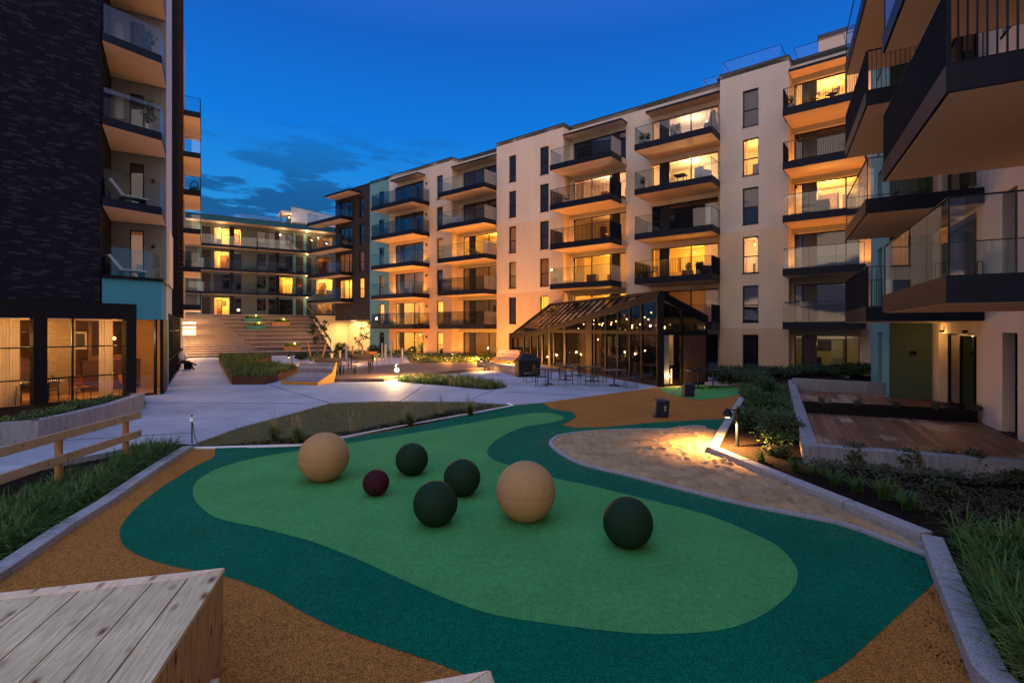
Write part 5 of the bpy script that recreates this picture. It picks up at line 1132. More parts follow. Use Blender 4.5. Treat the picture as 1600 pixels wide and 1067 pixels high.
# ------------------------------------------------------------------ wooden boxes in the foreground
def wood_box(loc, Lx, Ly, h, label, seed):
    ang = math.atan2(-.966, .2588); t = thing('wooden_podium', label, 'podium', (*loc, 0), ang, 'wooden podiums'); rs = random.Random(seed)
    m = MB(); y = -.002; first = True
    W_ = .225
    k = 0
    while y > -Ly:
        w = min(W_, Ly + y); dz = rs.uniform(-.0015, .0015); x0 = .113 - 0 if k else .0
        x0 = .112 if k else 0
        y0 = y - w + .011; y1 = y
        if k == 0: m.hexa([(0.0, y1, h - .03), (Lx, y1, h - .03), (Lx, y0, h - .03), (.112, y0, h - .03), (0.0, y1, h + dz), (Lx, y1, h + dz), (Lx, y0, h + dz), (.112, y0, h + dz)][::1], 'timber_grey')
        else: m.box(x0, Lx, y0, y1, h - .03, h + dz, 'timber_grey')
        y -= w; k += 1
    y = 0
    while y > -Ly:
        for x in (.16, .95, 1.75, 2.5):
            for o in (.035, .155):
                if x < Lx and y - o > -Ly: m.tube((x + rs.uniform(-.006, .006), y - o, h - .01), (x, y - o, h + .0022), .0045, 'metal_grey', 7)
        y -= W_
    m.build('deck_boards', t, False)
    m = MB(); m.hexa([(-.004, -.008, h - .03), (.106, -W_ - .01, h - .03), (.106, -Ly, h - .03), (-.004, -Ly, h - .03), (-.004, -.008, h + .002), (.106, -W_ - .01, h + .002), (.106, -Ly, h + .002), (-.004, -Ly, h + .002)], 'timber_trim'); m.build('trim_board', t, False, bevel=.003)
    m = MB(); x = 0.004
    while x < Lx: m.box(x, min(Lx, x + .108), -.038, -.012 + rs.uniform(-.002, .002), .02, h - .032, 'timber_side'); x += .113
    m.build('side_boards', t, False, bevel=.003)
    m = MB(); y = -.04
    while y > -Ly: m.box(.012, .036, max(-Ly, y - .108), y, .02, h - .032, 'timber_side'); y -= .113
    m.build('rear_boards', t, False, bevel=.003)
    m = MB(); m.box(.04, Lx, -Ly, -.04, .015, h - .035, 'metal_black'); m.build('core', t, False); m = MB(); m.box(.30, Lx, -.01, .045, .005, .13, 'timber_grey'); m.build('plinth', t, False)
wood_box((-2.23, 3.856), 2.8, 3.1, .79, 'large wooden podium with grey deck boards filling the lower left corner', 1)
wood_box((-.115, 2.70), 1.2, .7, .79, 'wooden podium of which only a corner shows at the bottom edge', 2)

# ------------------------------------------------------------------ fence at the left
t = thing('timber_fence', 'low two-rail timber fence between the path and the sedge bed', 'fence', (-7.4, 8, 0))
fx = lambda Y: -7.6 + .107 * (9.9 - Y)
for z in (.90, .52):
    for (y0, y1) in ((10.1, 8.22), (8.18, 4.6), (4.56, 1.5)):
        m = MB(); m.bar((fx(y0) + .06, y0, z + (0 if y1 > 7 else -.0)), (fx(y1) + .06, y1, z), .045, .14, 'timber_fence'); m.build('rail', t, bevel=.008)
for y in (9.75, 8.12, 6.45, 4.6): m = MB(); m.tube((fx(y) - .01, y, -.1), (fx(y) - .01, y, .85), .055, 'timber_post', 14); m.build('post', t)
X, D = G(300, 692); t = thing('utility_stake', 'thin black stake carrying a small white box beside the lawn edge', 'stake', (X, D, 0))
m = MB(); m.tube((0, 0, -.1), (0, 0, .66), .014, 'metal_black', 6); m.tube((.02, 0, .45), (.06, 0, .15), .008, 'metal_black', 5); m.tube((.06, 0, .15), (.13, .02, .0), .008, 'metal_black', 5); m.build('stake', t, False); m = MB(); m.box(-.03, .05, -.05, -.01, .50, .60, 'white_paint'); m.build('box', t, False, bevel=.006)
# edge of the raised path above the sedge bed
pe = gp([(-60, 747), (0, 742), (60, 727), (165, 707), (230, 692)]); m = MB()
for i in range(len(pe) - 1): m.bar((*pe[i], -.06), (*pe[i + 1], -.06), .05, .125, 'concrete_wall')
tag(m.build('path_edging'), 'low dark concrete edging of the path behind the timber fence', 'edging')

# ------------------------------------------------------------------ deck, terrace wall, black planter
Wa = Vector((11.85, 21.3, 0)); Wb = Vector((5.5, 9.37, 0)); Wc = Vector((8.42, 8.16, 0)); Wd = Vector((14.2, 5.77, 0))
t = thing('terrace_wall', 'low angled concrete wall holding the private timber deck', 'wall', (5.5, 9.4, 0))
def wallseg(A, B, w, z0, z1, name='wall_section', mat='concrete_wall', side=1, par=t, ea=0, eb=0):
    d = (B - A).normalized(); nr = Vector((-d.y, d.x, 0)) * w * side; A = A - d * ea; B = B + d * eb; m = MB()
    m.hexa([(A.x, A.y, z0), (B.x, B.y, z0), (B.x + nr.x, B.y + nr.y, z0), (A.x + nr.x, A.y + nr.y, z0), (A.x, A.y, z1), (B.x, B.y, z1), (B.x + nr.x, B.y + nr.y, z1), (A.x + nr.x, A.y + nr.y, z1)], mat); return m.build(name, par, bevel=.012)
wallseg(Wb, Wa, .25, -.05, .45, side=-1); dd = (Wd - Wb).normalized(); wallseg(Wb + dd * .30, Wd, .24, -.05, .452, side=1, ea=.0)
m = MB(); q = Wb; d1 = (Wa - Wb).normalized(); n1 = Vector((d1.y, -d1.x, 0)) * .25
m.prism([(Wb.x + .002, Wb.y - .002), ((Wb + dd * .30).x, (Wb + dd * .30).y), ((Wb + dd * .30 + Vector((-dd.y, dd.x, 0)) * .24).x, (Wb + dd * .30 + Vector((-dd.y, dd.x, 0)) * .24).y), ((Wb + d1 * .2 + n1).x, (Wb + d1 * .2 + n1).y), ((Wb + d1 * .05).x, (Wb + d1 * .05).y)], -.05, .448, 'concrete_wall'); m.build('wall_corner', t)
t2 = thing('rear_terrace_wall', 'short streaky concrete wall at the back of the deck below the dark window', 'wall', (12, 19, 0)); wallseg(Vector((11.15, 19.75, 0)), Vector((13.75, 18.05, 0)), .22, 0, .66, par=t2)
dp = [tuple(Wb[:2]), tuple(Wa[:2]), (13.5, 20.8), (15.2, 20.5), (14.6, 17), (12.6, 12.7), (14.6, 5.6)]
m = MB(); m.prism([(p[0] + .12, p[1]) for p in dp], .0, .215, 'soil', top='deck_boards'); tag(m.build('timber_deck'), 'weathered brown timber deck with wet dark patches inside the concrete wall', 'deck')
t = thing('deck_planter', 'long low black planter box dividing the timber deck', 'planter', (10, 13.5, .2)); A = Vector((8.45, 14.35, 0)); B = Vector((12.0, 12.78, 0)); d = (B - A).normalized(); nr = Vector((-d.y, d.x, 0))
for o in (0, .42): wallseg(A + nr * o, B + nr * o, .03, .216, .50, 'side_plate', 'metal_black', 1, t)
wallseg(A + nr * .03, B + nr * .03, .39, .22, .46, 'earth', 'soil', 1, t)
for e_ in (A, B): wallseg(e_ - d * .015 + nr * .03, e_ + d * .015 + nr * .03, .39, .217, .498, 'end_plate', 'metal_black', 1, t)
sheet('bed_soil', [krB, (krB[0] + .2, krB[1] + 6), (14, 34), (19, 30), (15.5, 21), tuple(Wa[:2]), tuple(Wb[:2]), tuple(Wc[:2]), (14.2, 5.7), (14, -1), (3.4, -1), (3.45, .4), (3.1, 1.6), (krD[0] + .15, krD[1]), (krC[0] + .15, krC[1] + .12), (krA[0] + .15, krA[1] + .05)], .10, 'soil')

# ------------------------------------------------------------------ vegetation
def blades(mb, cx, cy, z, n, h, spread, mat, rs, w=.007, lean=1.0, rad=.1, seg=4):
    k = mb.mi(mat)
    for _ in range(n):
        a = rs.uniform(0, 2 * math.pi); r0 = rad * math.sqrt(rs.random()); L = h * rs.uniform(.55, 1.15); ln = lean * rs.uniform(.25, 1.0)
        x = cx + r0 * math.cos(a * 1.7); y = cy + r0 * math.sin(a * 1.7); dx, dy = math.cos(a), math.sin(a); px, py = -dy * w / 2, dx * w / 2; b = len(mb.v)
        for i in range(seg + 1):
            t = i / seg; out = spread * ln * t * t; zz = L * (t - .62 * ln * t * t * t); ww = (1 - t ** 2.2) + .03
            mb.v.append((x + dx * out - px * ww, y + dy * out - py * ww, z + zz)); mb.v.append((x + dx * out + px * ww, y + dy * out + py * ww, z + zz))
        for i in range(seg): mb.f.append((b + 2 * i, b + 2 * i + 1, b + 2 * i + 3, b + 2 * i + 2)); mb.m.append(k)
def inpoly(x, y, poly):
    c = False; j = len(poly) - 1
    for i in range(len(poly)):
        if (poly[i][1] > y) != (poly[j][1] > y) and x < (poly[j][0] - poly[i][0]) * (y - poly[i][1]) / (poly[j][1] - poly[i][1]) + poly[i][0]: c = not c
        j = i
    return c
def scatter(poly, n, rs):
    xs = [p[0] for p in poly]; ys = [p[1] for p in poly]; out = []; g = 0
    while len(out) < n and g < n * 60:
        g += 1; x = rs.uniform(min(xs), max(xs)); y = rs.uniform(min(ys), max(ys))
        if inpoly(x, y, poly): out.append((x, y))
    return out
rs = random.Random(11)
# left sedge bed
bedL = gp([(-60, 925), (17, 872), (118, 800), (174, 768), (216, 742), (250, 722), (298, 697), (270, 690), (225, 700), (165, 716), (110, 735), (60, 765), (0, 800), (-60, 840)])
m = MB()
for x, y in scatter([(-5.2, 2.6), (-7.1, 9.6), (-7.55, 11.3), (-7.9, 11.2), (-7.3, 8.2), (-6.3, 4.8), (-5.9, 2.6)] , 0, rs): pass
kl = [Vector((*p, 0)) for p in kerbL]
def along(poly, t):
    tot = [(poly[i + 1] - poly[i]).length for i in range(len(poly) - 1)]; d = t * sum(tot)
    for i, l in enumerate(tot):
        if d <= l: return poly[i].lerp(poly[i + 1], d / l), (poly[i + 1] - poly[i]).normalized()
        d -= l
    return poly[-1], (poly[-1] - poly[-2]).normalized()
for i in range(190):
    p, d = along(kl, min(1, (i + rs.random()) / 190)); nr = Vector((-d.y, d.x, 0)); far = i > 130; o = .34 + rs.random() * (.95 if not far else .55); q = p + nr * o
    blades(m, q.x, q.y, -.10, 44, rs.uniform(.40, .64), .46, rs.choice(('leaf_sedge', 'leaf_sedge', 'leaf_mid')), rs, .018, 1.1, .18, 6)
tag(m.build('sedge_grass'), 'dense band of arching green sedge between timber fence and kerb', 'grass', kind='stuff')
m = MB()
for i in range(60):
    y = rs.uniform(4.5, 9.5); blades(m, fx(y) - rs.uniform(-.35, .2), y, -.10, 34, .32, .3, rs.choice(('leaf_sedge', 'leaf_straw', 'leaf_dark')), rs, .009, .9, .12)
tag(m.build('bed_grass'), 'looser pale and dark grasses under the rails of the timber fence', 'grass', kind='stuff')
# right grass mass
m = MB(); kr = [Vector((*krC, 0)), Vector((*G(1458, 908), 0)), Vector((*krD, 0)), Vector((3.1, 1.2, 0))]
for i in range(250):
    p, d = along(kr, rs.random() ** .85); nr = Vector((d.y, -d.x, 0)) * -1; o = .40 + rs.random() ** 1.2 * 1.5; q = p + nr * o
    if q.x < p.x: q = p - nr * o
    blades(m, q.x, q.y, .10, 52, rs.uniform(.40, .66), .50, rs.choice(('leaf_sedge', 'leaf_sedge', 'leaf_mid', 'leaf_sedge', 'leaf_sedge_warm')), rs, .019, 1.1, .19, 6)
tag(m.build('tall_grass'), 'dense mass of tall green grass blades behind the granite kerb in the lower right', 'grass', kind='stuff')
def tuft(px, py, z, n, h, label, mat='leaf_sedge', grp='grass tufts in the right bed', w=.010, spread=.32, name='grass_tuft'):
    X, D = G(px, py, z); m = MB(); blades(m, 0, 0, 0, n, h, spread, mat, rs, w, 1, .08); o = m.build(name, world=False); o.location = (X, D, z); tag(o, label, 'grass tuft', grp); return o
for px, py, h, l in ((1190, 722, .30, 'grass tuft nearest the lamp behind the granite kerb'), (1243, 736, .34, 'grass tuft in front of the corner of the concrete wall'), (1272, 742, .26, 'small grass tuft right of the wall corner'), (1305, 757, .32, 'grass tuft a little right of the wall corner'), (1340, 768, .38, 'bright grass tuft midway along the kerb'), (1382, 780, .42, 'large bright grass tuft midway along the kerb'), (1420, 796, .40, 'last separate grass tuft before the dense grass')): tuft(px, py, .1, 90, h, l)
for px, py, h, l in ((428, 692, .55, 'feathery grass tuft left on the lawn island'), (466, 693, .5, 'feathery grass tuft beside the large tan ball'), (640, 664, .45, 'rusty feathery tuft on the island near the green edge'), (735, 648, .4, 'feathery tuft near the tip of the lawn island')): tuft(px, py, .01, 220, h * 1.15, l, 'leaf_sedge_warm', 'feathery tufts on the lawn island', .012, .5); 
m = MB()
for px, py in ((428, 692), (466, 693), (555, 680), (640, 664), (690, 652), (735, 648)):
    X, D = G(px, py); blades(m, X, D, .1, 46, .8, .35, 'leaf_straw', rs, .009, .8, .15)
tag(m.build('seed_stalks'), 'pale straw seed stalks rising from the lawn island', 'grass', kind='stuff')
# lawn island
m = MB(); k1 = m.mi('leaf_lawn'); k2 = m.mi('leaf_straw')
for x, y in scatter(isl, 15000, rs):
    a = rs.uniform(0, 6.28); h = rs.uniform(.025, .065); w = .012; dx, dy = math.cos(a), math.sin(a); b = len(m.v); l = h * rs.uniform(.1, .9)
    m.v += [(x - dy * w / 2, y + dx * w / 2, .014), (x + dy * w / 2, y - dx * w / 2, .014), (x + dx * l, y + dy * l, .014 + h)]; m.f.append((b, b + 1, b + 2)); m.m.append(k2 if rs.random() < .08 else k1)
tag(m.build('lawn_grass'), 'short rough lawn on the pointed island beside the paving', 'lawn', kind='stuff')
m = MB()
for x, y in scatter(gp([(520, 686), (560, 676), (640, 660), (700, 646), (735, 640), (770, 637), (640, 663)]), 420, rs):
    for _ in range(3):
        a = rs.uniform(0, 6.28); w = .05; z = .03 + rs.random() * .09; cx, cy = x + rs.gauss(0, .04), y + rs.gauss(0, .04); m.face([(cx, cy, z), (cx + w * math.cos(a), cy + w * math.sin(a), z + .015), (cx + w * 1.2 * math.cos(a + .8), cy + w * 1.2 * math.sin(a + .8), z + .01), (cx + w * math.cos(a + 1.6), cy + w * math.sin(a + 1.6), z + .02)], 'leaf_dark')
tag(m.build('ground_cover'), 'dark broad-leaved ground cover along the rubber edge of the lawn island', 'ground cover', kind='stuff')
# shrubs
def leafcloud(m, c, rx, ry, rz, n, ls, mat, rs, shell=.55, mats=None):
    for _ in range(n):
        while True:
            x, y, z = rs.uniform(-1, 1), rs.uniform(-1, 1), rs.uniform(-1, 1); q = x * x + y * y + z * z
            if q < 1 and (q > shell * rs.random()): break
        bump = 1 + .22 * math.sin(x * 5 + c[0] * 3) * math.sin(y * 6 + z * 4)
        p = Vector((c[0] + x * rx * bump, c[1] + y * ry * bump, c[2] + z * rz * bump)); a = Vector((rs.gauss(0, 1), rs.gauss(0, 1), rs.gauss(0, .6))).normalized(); b = a.orthogonal().normalized() * ls * .45; a = a * ls * rs.uniform(.7, 1.3)
        mm = rs.choice(mats) if mats else mat
        m.face([p, p + a * .5 + b, p + a, p + a * .5 - b], mm)
def shrub(name, label, loc, rx, rz, n, ls, mats, cat='shrub', group=None, stem='bark', lobes=5):
    t = thing(name, label, cat, loc, 0, group); m = MB(); r2 = random.Random(int(abs(loc[0] * 131 + loc[1] * 17) * 10)); s = MB()
    for i in range(lobes):
        a = r2.uniform(0, 6.28); d = r2.uniform(.15, .6) * rx; c = (d * math.cos(a), d * math.sin(a), rz * r2.uniform(.45, 1.1)); leafcloud(m, c, rx * .55, rx * .55, rz * .6, int(n * 1.5) // lobes, ls, None, r2, .4, mats); s.tube((0, 0, -.05), c, .015, stem, 5, .005)
    m.build('foliage', t, False); s.build('stem', t, False); return t
MD = ['leaf_dark', 'leaf_dark', 'leaf_mid']; MM = ['leaf_mid', 'leaf_mid', 'leaf_dark', 'leaf_sedge']
for px, py, rx, rz, n, mats, l in ((1166, 668, .42, .34, 900, MM, 'round green shrub lit from the left by the sand pit lamp'), (1190, 640, .6, .45, 1100, MM, 'larger green shrub behind the lit shrub'), (1226, 688, .42, .42, 800, ['leaf_mid', 'leaf_rust'], 'loose leggy shrub against the side of the concrete wall'), (1205, 618, .7, .5, 1000, MD, 'dark shrub halfway up the bed beside the concrete wall'), (1170, 622, .5, .35, 700, MM, 'low bushy shrub beside the far kerb'), (1185, 604, .7, .5, 900, MD, 'dark shrub near the far end of the kerb'),
                                (1215, 712, .25, .16, 400, ['leaf_rust', 'leaf_mid'], 'small reddish shrub just behind the granite kerb corner'),
                                (1335, 728, .28, .3, 420, ['leaf_rust', 'leaf_dark'], 'dark reddish shrub before the wall, left of its row'), (1410, 735, .26, .26, 380, ['leaf_rust', 'leaf_dark'], 'dark reddish shrub before the wall, second of its row'), (1475, 738, .26, .25, 380, ['leaf_rust', 'leaf_dark'], 'dark reddish shrub before the wall, third of its row'), (1525, 744, .32, .28, 420, ['leaf_rust', 'leaf_dark'], 'dark reddish shrub before the wall, fourth of its row'), (1580, 752, .25, .2, 300, ['leaf_rust', 'leaf_dark'], 'dark reddish shrub at the right end of the row'),
                                (1385, 768, .22, .15, 260, ['leaf_rust', 'leaf_dark'], 'low dark shrub in the open soil behind the tufts'), (1480, 775, .3, .16, 300, ['leaf_rust', 'leaf_dark'], 'low dark shrub in the open soil behind the dense grass')):
    X, D = G(px, py, .1); shrub('shrub', l, (X, D, .1), rx, rz, int(n * 1.6), .05 if rx < .45 else .06, mats + ['leaf_mid'])
for i, (px, py, rx) in enumerate(((1118, 592, .9), (1143, 590, 1.0), (1170, 590, 1.1), (1198, 588, 1.0), (1140, 600, .6), (1168, 598, .7), (1225, 588, 1.0), (1255, 586, 1.0), (1285, 586, .9), (1315, 585, .9), (1345, 585, .8))):
    X, D = G(px, py, .1); shrub('hedge_shrub', ('dark clipped shrub of the hedge under the pale window column, number along from the pavilion: ' if False else 'dark hedge shrub ') + ('beside the two dark tables', 'left of the narrow pale pier window', 'below the narrow pier window', 'right below the pier corner', 'low, in front beside the green patch', 'low, at the far kerb end', 'at the left end of the concrete wall', 'below the dim green window, left', 'below the dim green window, middle', 'below the dim green window, right', 'against the teal corner')[i], (X, D, .1), rx, .42, 1000, .085, MD, 'hedge shrub', 'hedge along the ground floor windows')
m = MB()
for x, y in scatter(gp([(1180, 606), (1228, 606), (1246, 690), (1222, 704), (1190, 690), (1160, 650)], .1), 260, rs): leafcloud(m, (x, y, .2), .22, .22, .2, 26, .06, None, rs, .3, ['leaf_mid', 'leaf_dark', 'leaf_sedge'])
for x, y in scatter(gp([(1262, 722), (1600, 745), (1600, 762), (1262, 740)], .1), 240, rs): leafcloud(m, (x, y, .16), .12, .12, .12, 14, .04, None, rs, .3, ['leaf_dark', 'leaf_rust', 'leaf_mid'])
for x, y in scatter(gp([(1330, 750), (1600, 770), (1600, 830), (1450, 800)], .1), 260, rs): leafcloud(m, (x, y, .12), .10, .10, .05, 12, .035, None, rs, .3, ['leaf_dark', 'leaf_rust'])
tag(m.build('ground_cover_right'), 'dark leafy ground cover filling the bed between kerb and concrete wall', 'ground cover', kind='stuff')
# plants standing in the black planter
for i, t_ in enumerate((.08, .3, .52, .74, .95)):
    p = A.lerp(B, t_) + nr * .2; shrub('planter_plant', ('sparse plant at the left end of the black planter', 'sparse plant second in the black planter', 'sparse plant in the middle of the black planter', 'sparse plant fourth in the black planter', 'dense dark plant at the right end of the black planter')[i], (p.x, p.y, .46), .18, .16, 130, .045, ['leaf_rust', 'leaf_mid'], 'plant', 'plants in the black planter')
# planting in front of the restaurant
base = [Vector((*p, 0)) for p in pwl]
for i in range(30):
    p, d = along(base, (i // 2 + .4) / 15); nrm = Vector((-d.y, d.x, 0)); q = p + nrm * (.55 + .1 * (i % 3) + (.85 if i % 2 else 0)); shrub('planter_shrub', 'low green plant in the restaurant planter', (q.x, q.y, .12), .45, .30 - (.10 if i % 2 else 0), 420, .05, [MM, MD, ['leaf_sedge_warm', 'leaf_mid']][i % 3], 'plant', 'low plants massed in the restaurant planter', lobes=4)

# ------------------------------------------------------------------ courtyard middle ground
cp_ = gp([(363, 600.5), (414, 600.8), (452, 591), (466, 583), (430, 577), (388, 574), (424, 566), (420, 560), (345, 561.5), (343, 566)])
t = thing('corten_planter', 'angular rusty steel planter filled with grasses', 'planter', (*cp_[0], 0))
for i in range(len(cp_)):
    a = Vector((*cp_[i], 0)); b = Vector((*cp_[(i + 1) % len(cp_)], 0)); m = MB(); m.bar((a.x, a.y, .2), (b.x, b.y, .2), .03, .4, 'corten'); m.build('side_plate', t)
m = MB(); m.face([(p[0], p[1], .33) for p in cp_], 'soil'); m.build('earth', t)
m = MB()
for x, y in scatter(cp_, 420, rs): blades(m, x, y, .33, 16, .42, .30, rs.choice(('leaf_sedge', 'leaf_sedge_warm', 'leaf_sedge_warm')), rs, .022, .8, .2, 3)
tag(m.build('planter_grass'), 'tufty green grasses filling the rusty steel planter', 'grass', kind='stuff')
strip = gp([(618, 596), (640, 589), (690, 590), (740, 592), (792, 602.5), (788, 606), (765, 609), (700, 603), (640, 598.5)])
sheet('strip_soil', strip, .01, 'soil'); m = MB()
for x, y in scatter(strip, 260, rs): blades(m, x, y, .01, 18, .38, .2, rs.choice(('leaf_sedge_warm', 'leaf_sedge', 'leaf_mid', 'leaf_straw')), rs, .016, .8, .15, 3)
tag(m.build('grass_strip'), 'long strip of seeding grasses at the edge of the pale paving', 'grass', kind='stuff')
gc = gp([(636, 557), (712, 556), (800, 560), (795, 566), (720, 569), (660, 569.5), (640, 566)]); m = MB(); sheet('bed_soil_far', gc, .02, 'soil')
for x, y in scatter(gc, 480, rs): leafcloud(m, (x, y, .22), .35, .35, .2, 14, .10, None, rs, .3, ['leaf_mid', 'leaf_sedge_warm', 'leaf_dark'])
tag(m.build('ground_cover_bed'), 'low green ground cover in the bed below the cream facade', 'ground cover', kind='stuff')
gc2 = gp([(470, 556), (640, 551), (640, 559), (560, 563), (470, 566)]); m = MB()
for x, y in scatter(gc2, 420, rs): leafcloud(m, (x, y, .25), .4, .4, .25, 12, .13, None, rs, .3, ['leaf_mid', 'leaf_sedge_warm', 'leaf_dark'])
tag(m.build('ground_cover_far'), 'mixed low planting in front of the lit passage wall', 'ground cover', kind='stuff')
# timber platforms
m = MB(); m.prism(gp([(505, 596.5), (600, 596.5), (622, 592), (700, 584.5), (772, 578), (750, 569.5), (640, 571), (560, 578), (505, 584)]), .005, .17, 'bench_slats', top='bench_slats'); tag(m.build('timber_platform'), 'low reddish timber platform running from the double lounger to the low wall', 'platform')
t = thing('low_wall', 'low pale timber-clad wall lit by the garden lamp, beside the covered grill', 'wall', (*G(790, 580), 0)); pts = [Vector((*p, 0)) for p in gp([(745, 572), (764, 578), (785, 582), (806, 587)])]
for i in range(3): wallseg(pts[i], pts[i + 1], .35, 0, .42, 'wall_section', 'lounger_slats', 1, t)
# double loungers
def lounger(loc, rz, w, label):
    t = thing('double_lounger', label, 'lounger', loc, rz, 'slatted double loungers'); prof = [(0, .12), (.95, .38), (1.15, .42), (1.5, .95)]
    for q, nm in (((0, 1), 'seat'), ((2, 3), 'backrest')):
        m = MB(); (y0, z0), (y1, z1) = prof[q[0]], prof[q[1]] if nm == 'backrest' else prof[2]; L = math.hypot(y1 - y0, z1 - z0); n = max(3, int(L / .12))
        for i in range(n):
            a, b = i / n, (i + .93) / n; Y0, Z0, Y1, Z1 = y0 + (y1 - y0) * a, z0 + (z1 - z0) * a, y0 + (y1 - y0) * b, z0 + (z1 - z0) * b
            m.hexa([(-w / 2, Y0, Z0 - .03), (w / 2, Y0, Z0 - .03), (w / 2, Y1, Z1 - .03), (-w / 2, Y1, Z1 - .03), (-w / 2, Y0, Z0), (w / 2, Y0, Z0), (w / 2, Y1, Z1), (-w / 2, Y1, Z1)], 'lounger_slats')
        m.build(nm, t, False)
    for s_ in (-1, 1):
        m = MB(); x0, x1 = s_ * w / 2, s_ * (w / 2 + .04); pr = [(-.03, .0), (1.3, 0), (1.45, .35), (1.58, .97), (1.48, .97), (1.13, .46), (.93, .42), (-.03, .14)]; 
        for i, xx in enumerate((x0, x1)): m.face([(xx, y, z) for y, z in pr], 'paint_yellow')
        for i in range(len(pr)): j = (i + 1) % len(pr); m.face([(x0, *pr[i]), (x1, *pr[i]), (x1, *pr[j]), (x0, *pr[j])], 'paint_yellow')
        m.build('side_panel', t, False)
    m = MB(); m.box(-w / 2, w / 2, -.03, -.005, 0, .14, 'paint_yellow'); m.build('front_panel', t, False); return t
lg_ = lounger((-10.0, 23.35, 0), R(-12), 1.9, 'double slatted lounger with yellow sides in front of the rusty planter')
dup(lg_, (*G(783, 567), 0), R(-25), 'double slatted lounger below the cream facade', None); dup(lg_, (*G(828, 567), 0), R(-25), 'double slatted lounger half hidden by the covered grill')
def bench(loc, rz, label, back=True, w=1.5):
    t = thing('garden_bench', label, 'bench', loc, rz, 'timber benches on the platform'); m = MB()
    for k in range(4): m.box(-w / 2, w / 2, -.22 + k * .115, -.12 + k * .115, .42, .45, 'bench_slats')
    m.build('seat', t, False)
    if back: m = MB(); m.box(-w / 2, w / 2, .24, .27, .5, .92, 'bench_slats'); m.build('backrest', t, False)
    for sx in (-1, 1):
        for sy in (-.18, .2): m = MB(); m.box(sx * (w / 2 - .08) - .025, sx * (w / 2 - .08) + .025, sy - .025, sy + .025, 0, .42 if sy < 0 or not back else .9, 'metal_dark'); m.build('leg', t, False)
    return t
b1 = bench((*G(516, 585, .17), .17), R(175), 'timber bench with a solid back, left of the table'); dup(b1, (*G(563, 578, .17), .17), R(-8), 'timber bench with a solid back, right of the table')
bench((*G(535, 584, .17), .17), R(5), 'backless timber bench in front of the table', False)
t = thing('picnic_table', 'long grey timber table between the two benches', 'table', (*G(553, 583, .17), .17), R(5)); m = MB(); m.box(-.95, .95, -.4, .4, .7, .74, 'bench_slats'); m.build('tabletop', t, False)
for sx in (-.85, .85):
    for sy in (-.32, .32): m = MB(); m.box(sx - .03, sx + .03, sy - .03, sy + .03, 0, .7, 'metal_dark'); m.build('leg', t, False)
# trees
def tree(loc, h, label, n, mats, lean=0, spread=.9, ls=.14, seed=1, tr=.045):
    t = thing('young_tree', label, 'tree', loc, 0, None); r2 = random.Random(seed); m = MB(); f = MB(); p = Vector((0, 0, -.1)); pts = [p]
    for i in range(6): p = p + Vector((lean * .1 + r2.gauss(0, .05), r2.gauss(0, .05), h / 6 + .02)); pts.append(p)
    for i in range(6): m.tube(pts[i], pts[i + 1], tr * (1 - i * .14), 'bark', 7, tr * (1 - (i + 1) * .14))
    for i in range(16):
        b = pts[2].lerp(pts[6], r2.random()); a = r2.uniform(0, 6.28); L = spread * r2.uniform(.4, 1.1); e = b + Vector((math.cos(a) * L, math.sin(a) * L, L * r2.uniform(.3, 1.0))); m.tube(b, e, .014, 'bark', 5, .004)
        for _ in range(n): q = b.lerp(e, r2.uniform(.5, 1.05)); leafcloud(f, q, .16, .16, .14, 7, ls, None, r2, .2, mats)
    m.build('trunk', t, False); f.build('crown', t, False)
X, D = G(560, 562); tree((X, D, 0), 3.6, 'young sparse tree silhouetted against the lit passage wall', 2, ['leaf_dark', 'leaf_rust'], .3, 1.3, .16, 4, .06)
X, D = G(496, 560); tree((X, D, 0), 3.4, 'young leafy tree with a lit trunk beside the foot of the steps', 4, ['leaf_dark', 'leaf_mid'], 0, .9, .17, 9, .09)
for px, dx, l in ((487, -.35, 'lit tree stake leaning left beside the young tree'), (503, .35, 'lit tree stake leaning right beside the young tree'), (566, .0, 'thick timber post right of the sparse tree'), (551, 0, 'timber post left of the sparse tree')):
    X, D = G(px, 563); m = MB(); m.tube((X, D, 0), (X + dx, D, 1.5 if dx else 1.2), .075, 'timber_post', 8); tag(m.build('tree_stake'), l, 'stake', 'stakes beside the young trees')
for (px, py, h_, pw) in ((498, 566, .25, 260), (562, 566, .25, 220), (655, 563, .3, 420), (585, 560, .3, 260), (745, 566, .3, 1500), (700, 567, .3, 500), (795, 568, .3, 260)):
    X, D = G(px, py); t = thing('uplight', {498: 'ground uplight at the foot of the leafy young tree', 562: 'ground uplight below the sparse young tree', 655: 'ground uplight in the bed before the lit ground floor windows', 585: 'ground uplight left of the pale posts', 700: 'ground uplight in the bed below the recessed balconies', 795: 'ground uplight between the two far double loungers', 745: 'ground uplight in the bed left of the far double lounger'}[px], 'uplight', (X, D - .5, .05), 0, 'ground uplights'); m = MB(); m.tube((0, 0, -.05), (0, 0, .12), .06, 'metal_dark', 10); m.build('housing', t, False); m = MB(); m.tube((0, 0, .12), (0, 0, .125), .05, 'bulb', 10); m.build('lens', t, False); lamp('uplight_light', 'POINT', (X, D - .45, .45), pw, (1, .36, .05), t, .05)
for px, py, rx, rz, l in ((532, 556, .8, .9, 'tall bush in front of the lit passage wall'), (590, 556, .9, .7, 'dark bush at the foot of the teal wall'), (665, 553, .7, .7, 'round dark bush by the lit ground floor door'), (645, 553, .5, .5, 'small bush beside the round dark bush'), (470, 562, .7, .4, 'low bush at the foot of the steps'), (692, 556, .4, .45, 'small bush below the narrow lit window')):
    X, D = G(px, py); shrub('bush', l, (X, D, 0), rx, rz, 500, .14, MD, 'bush')
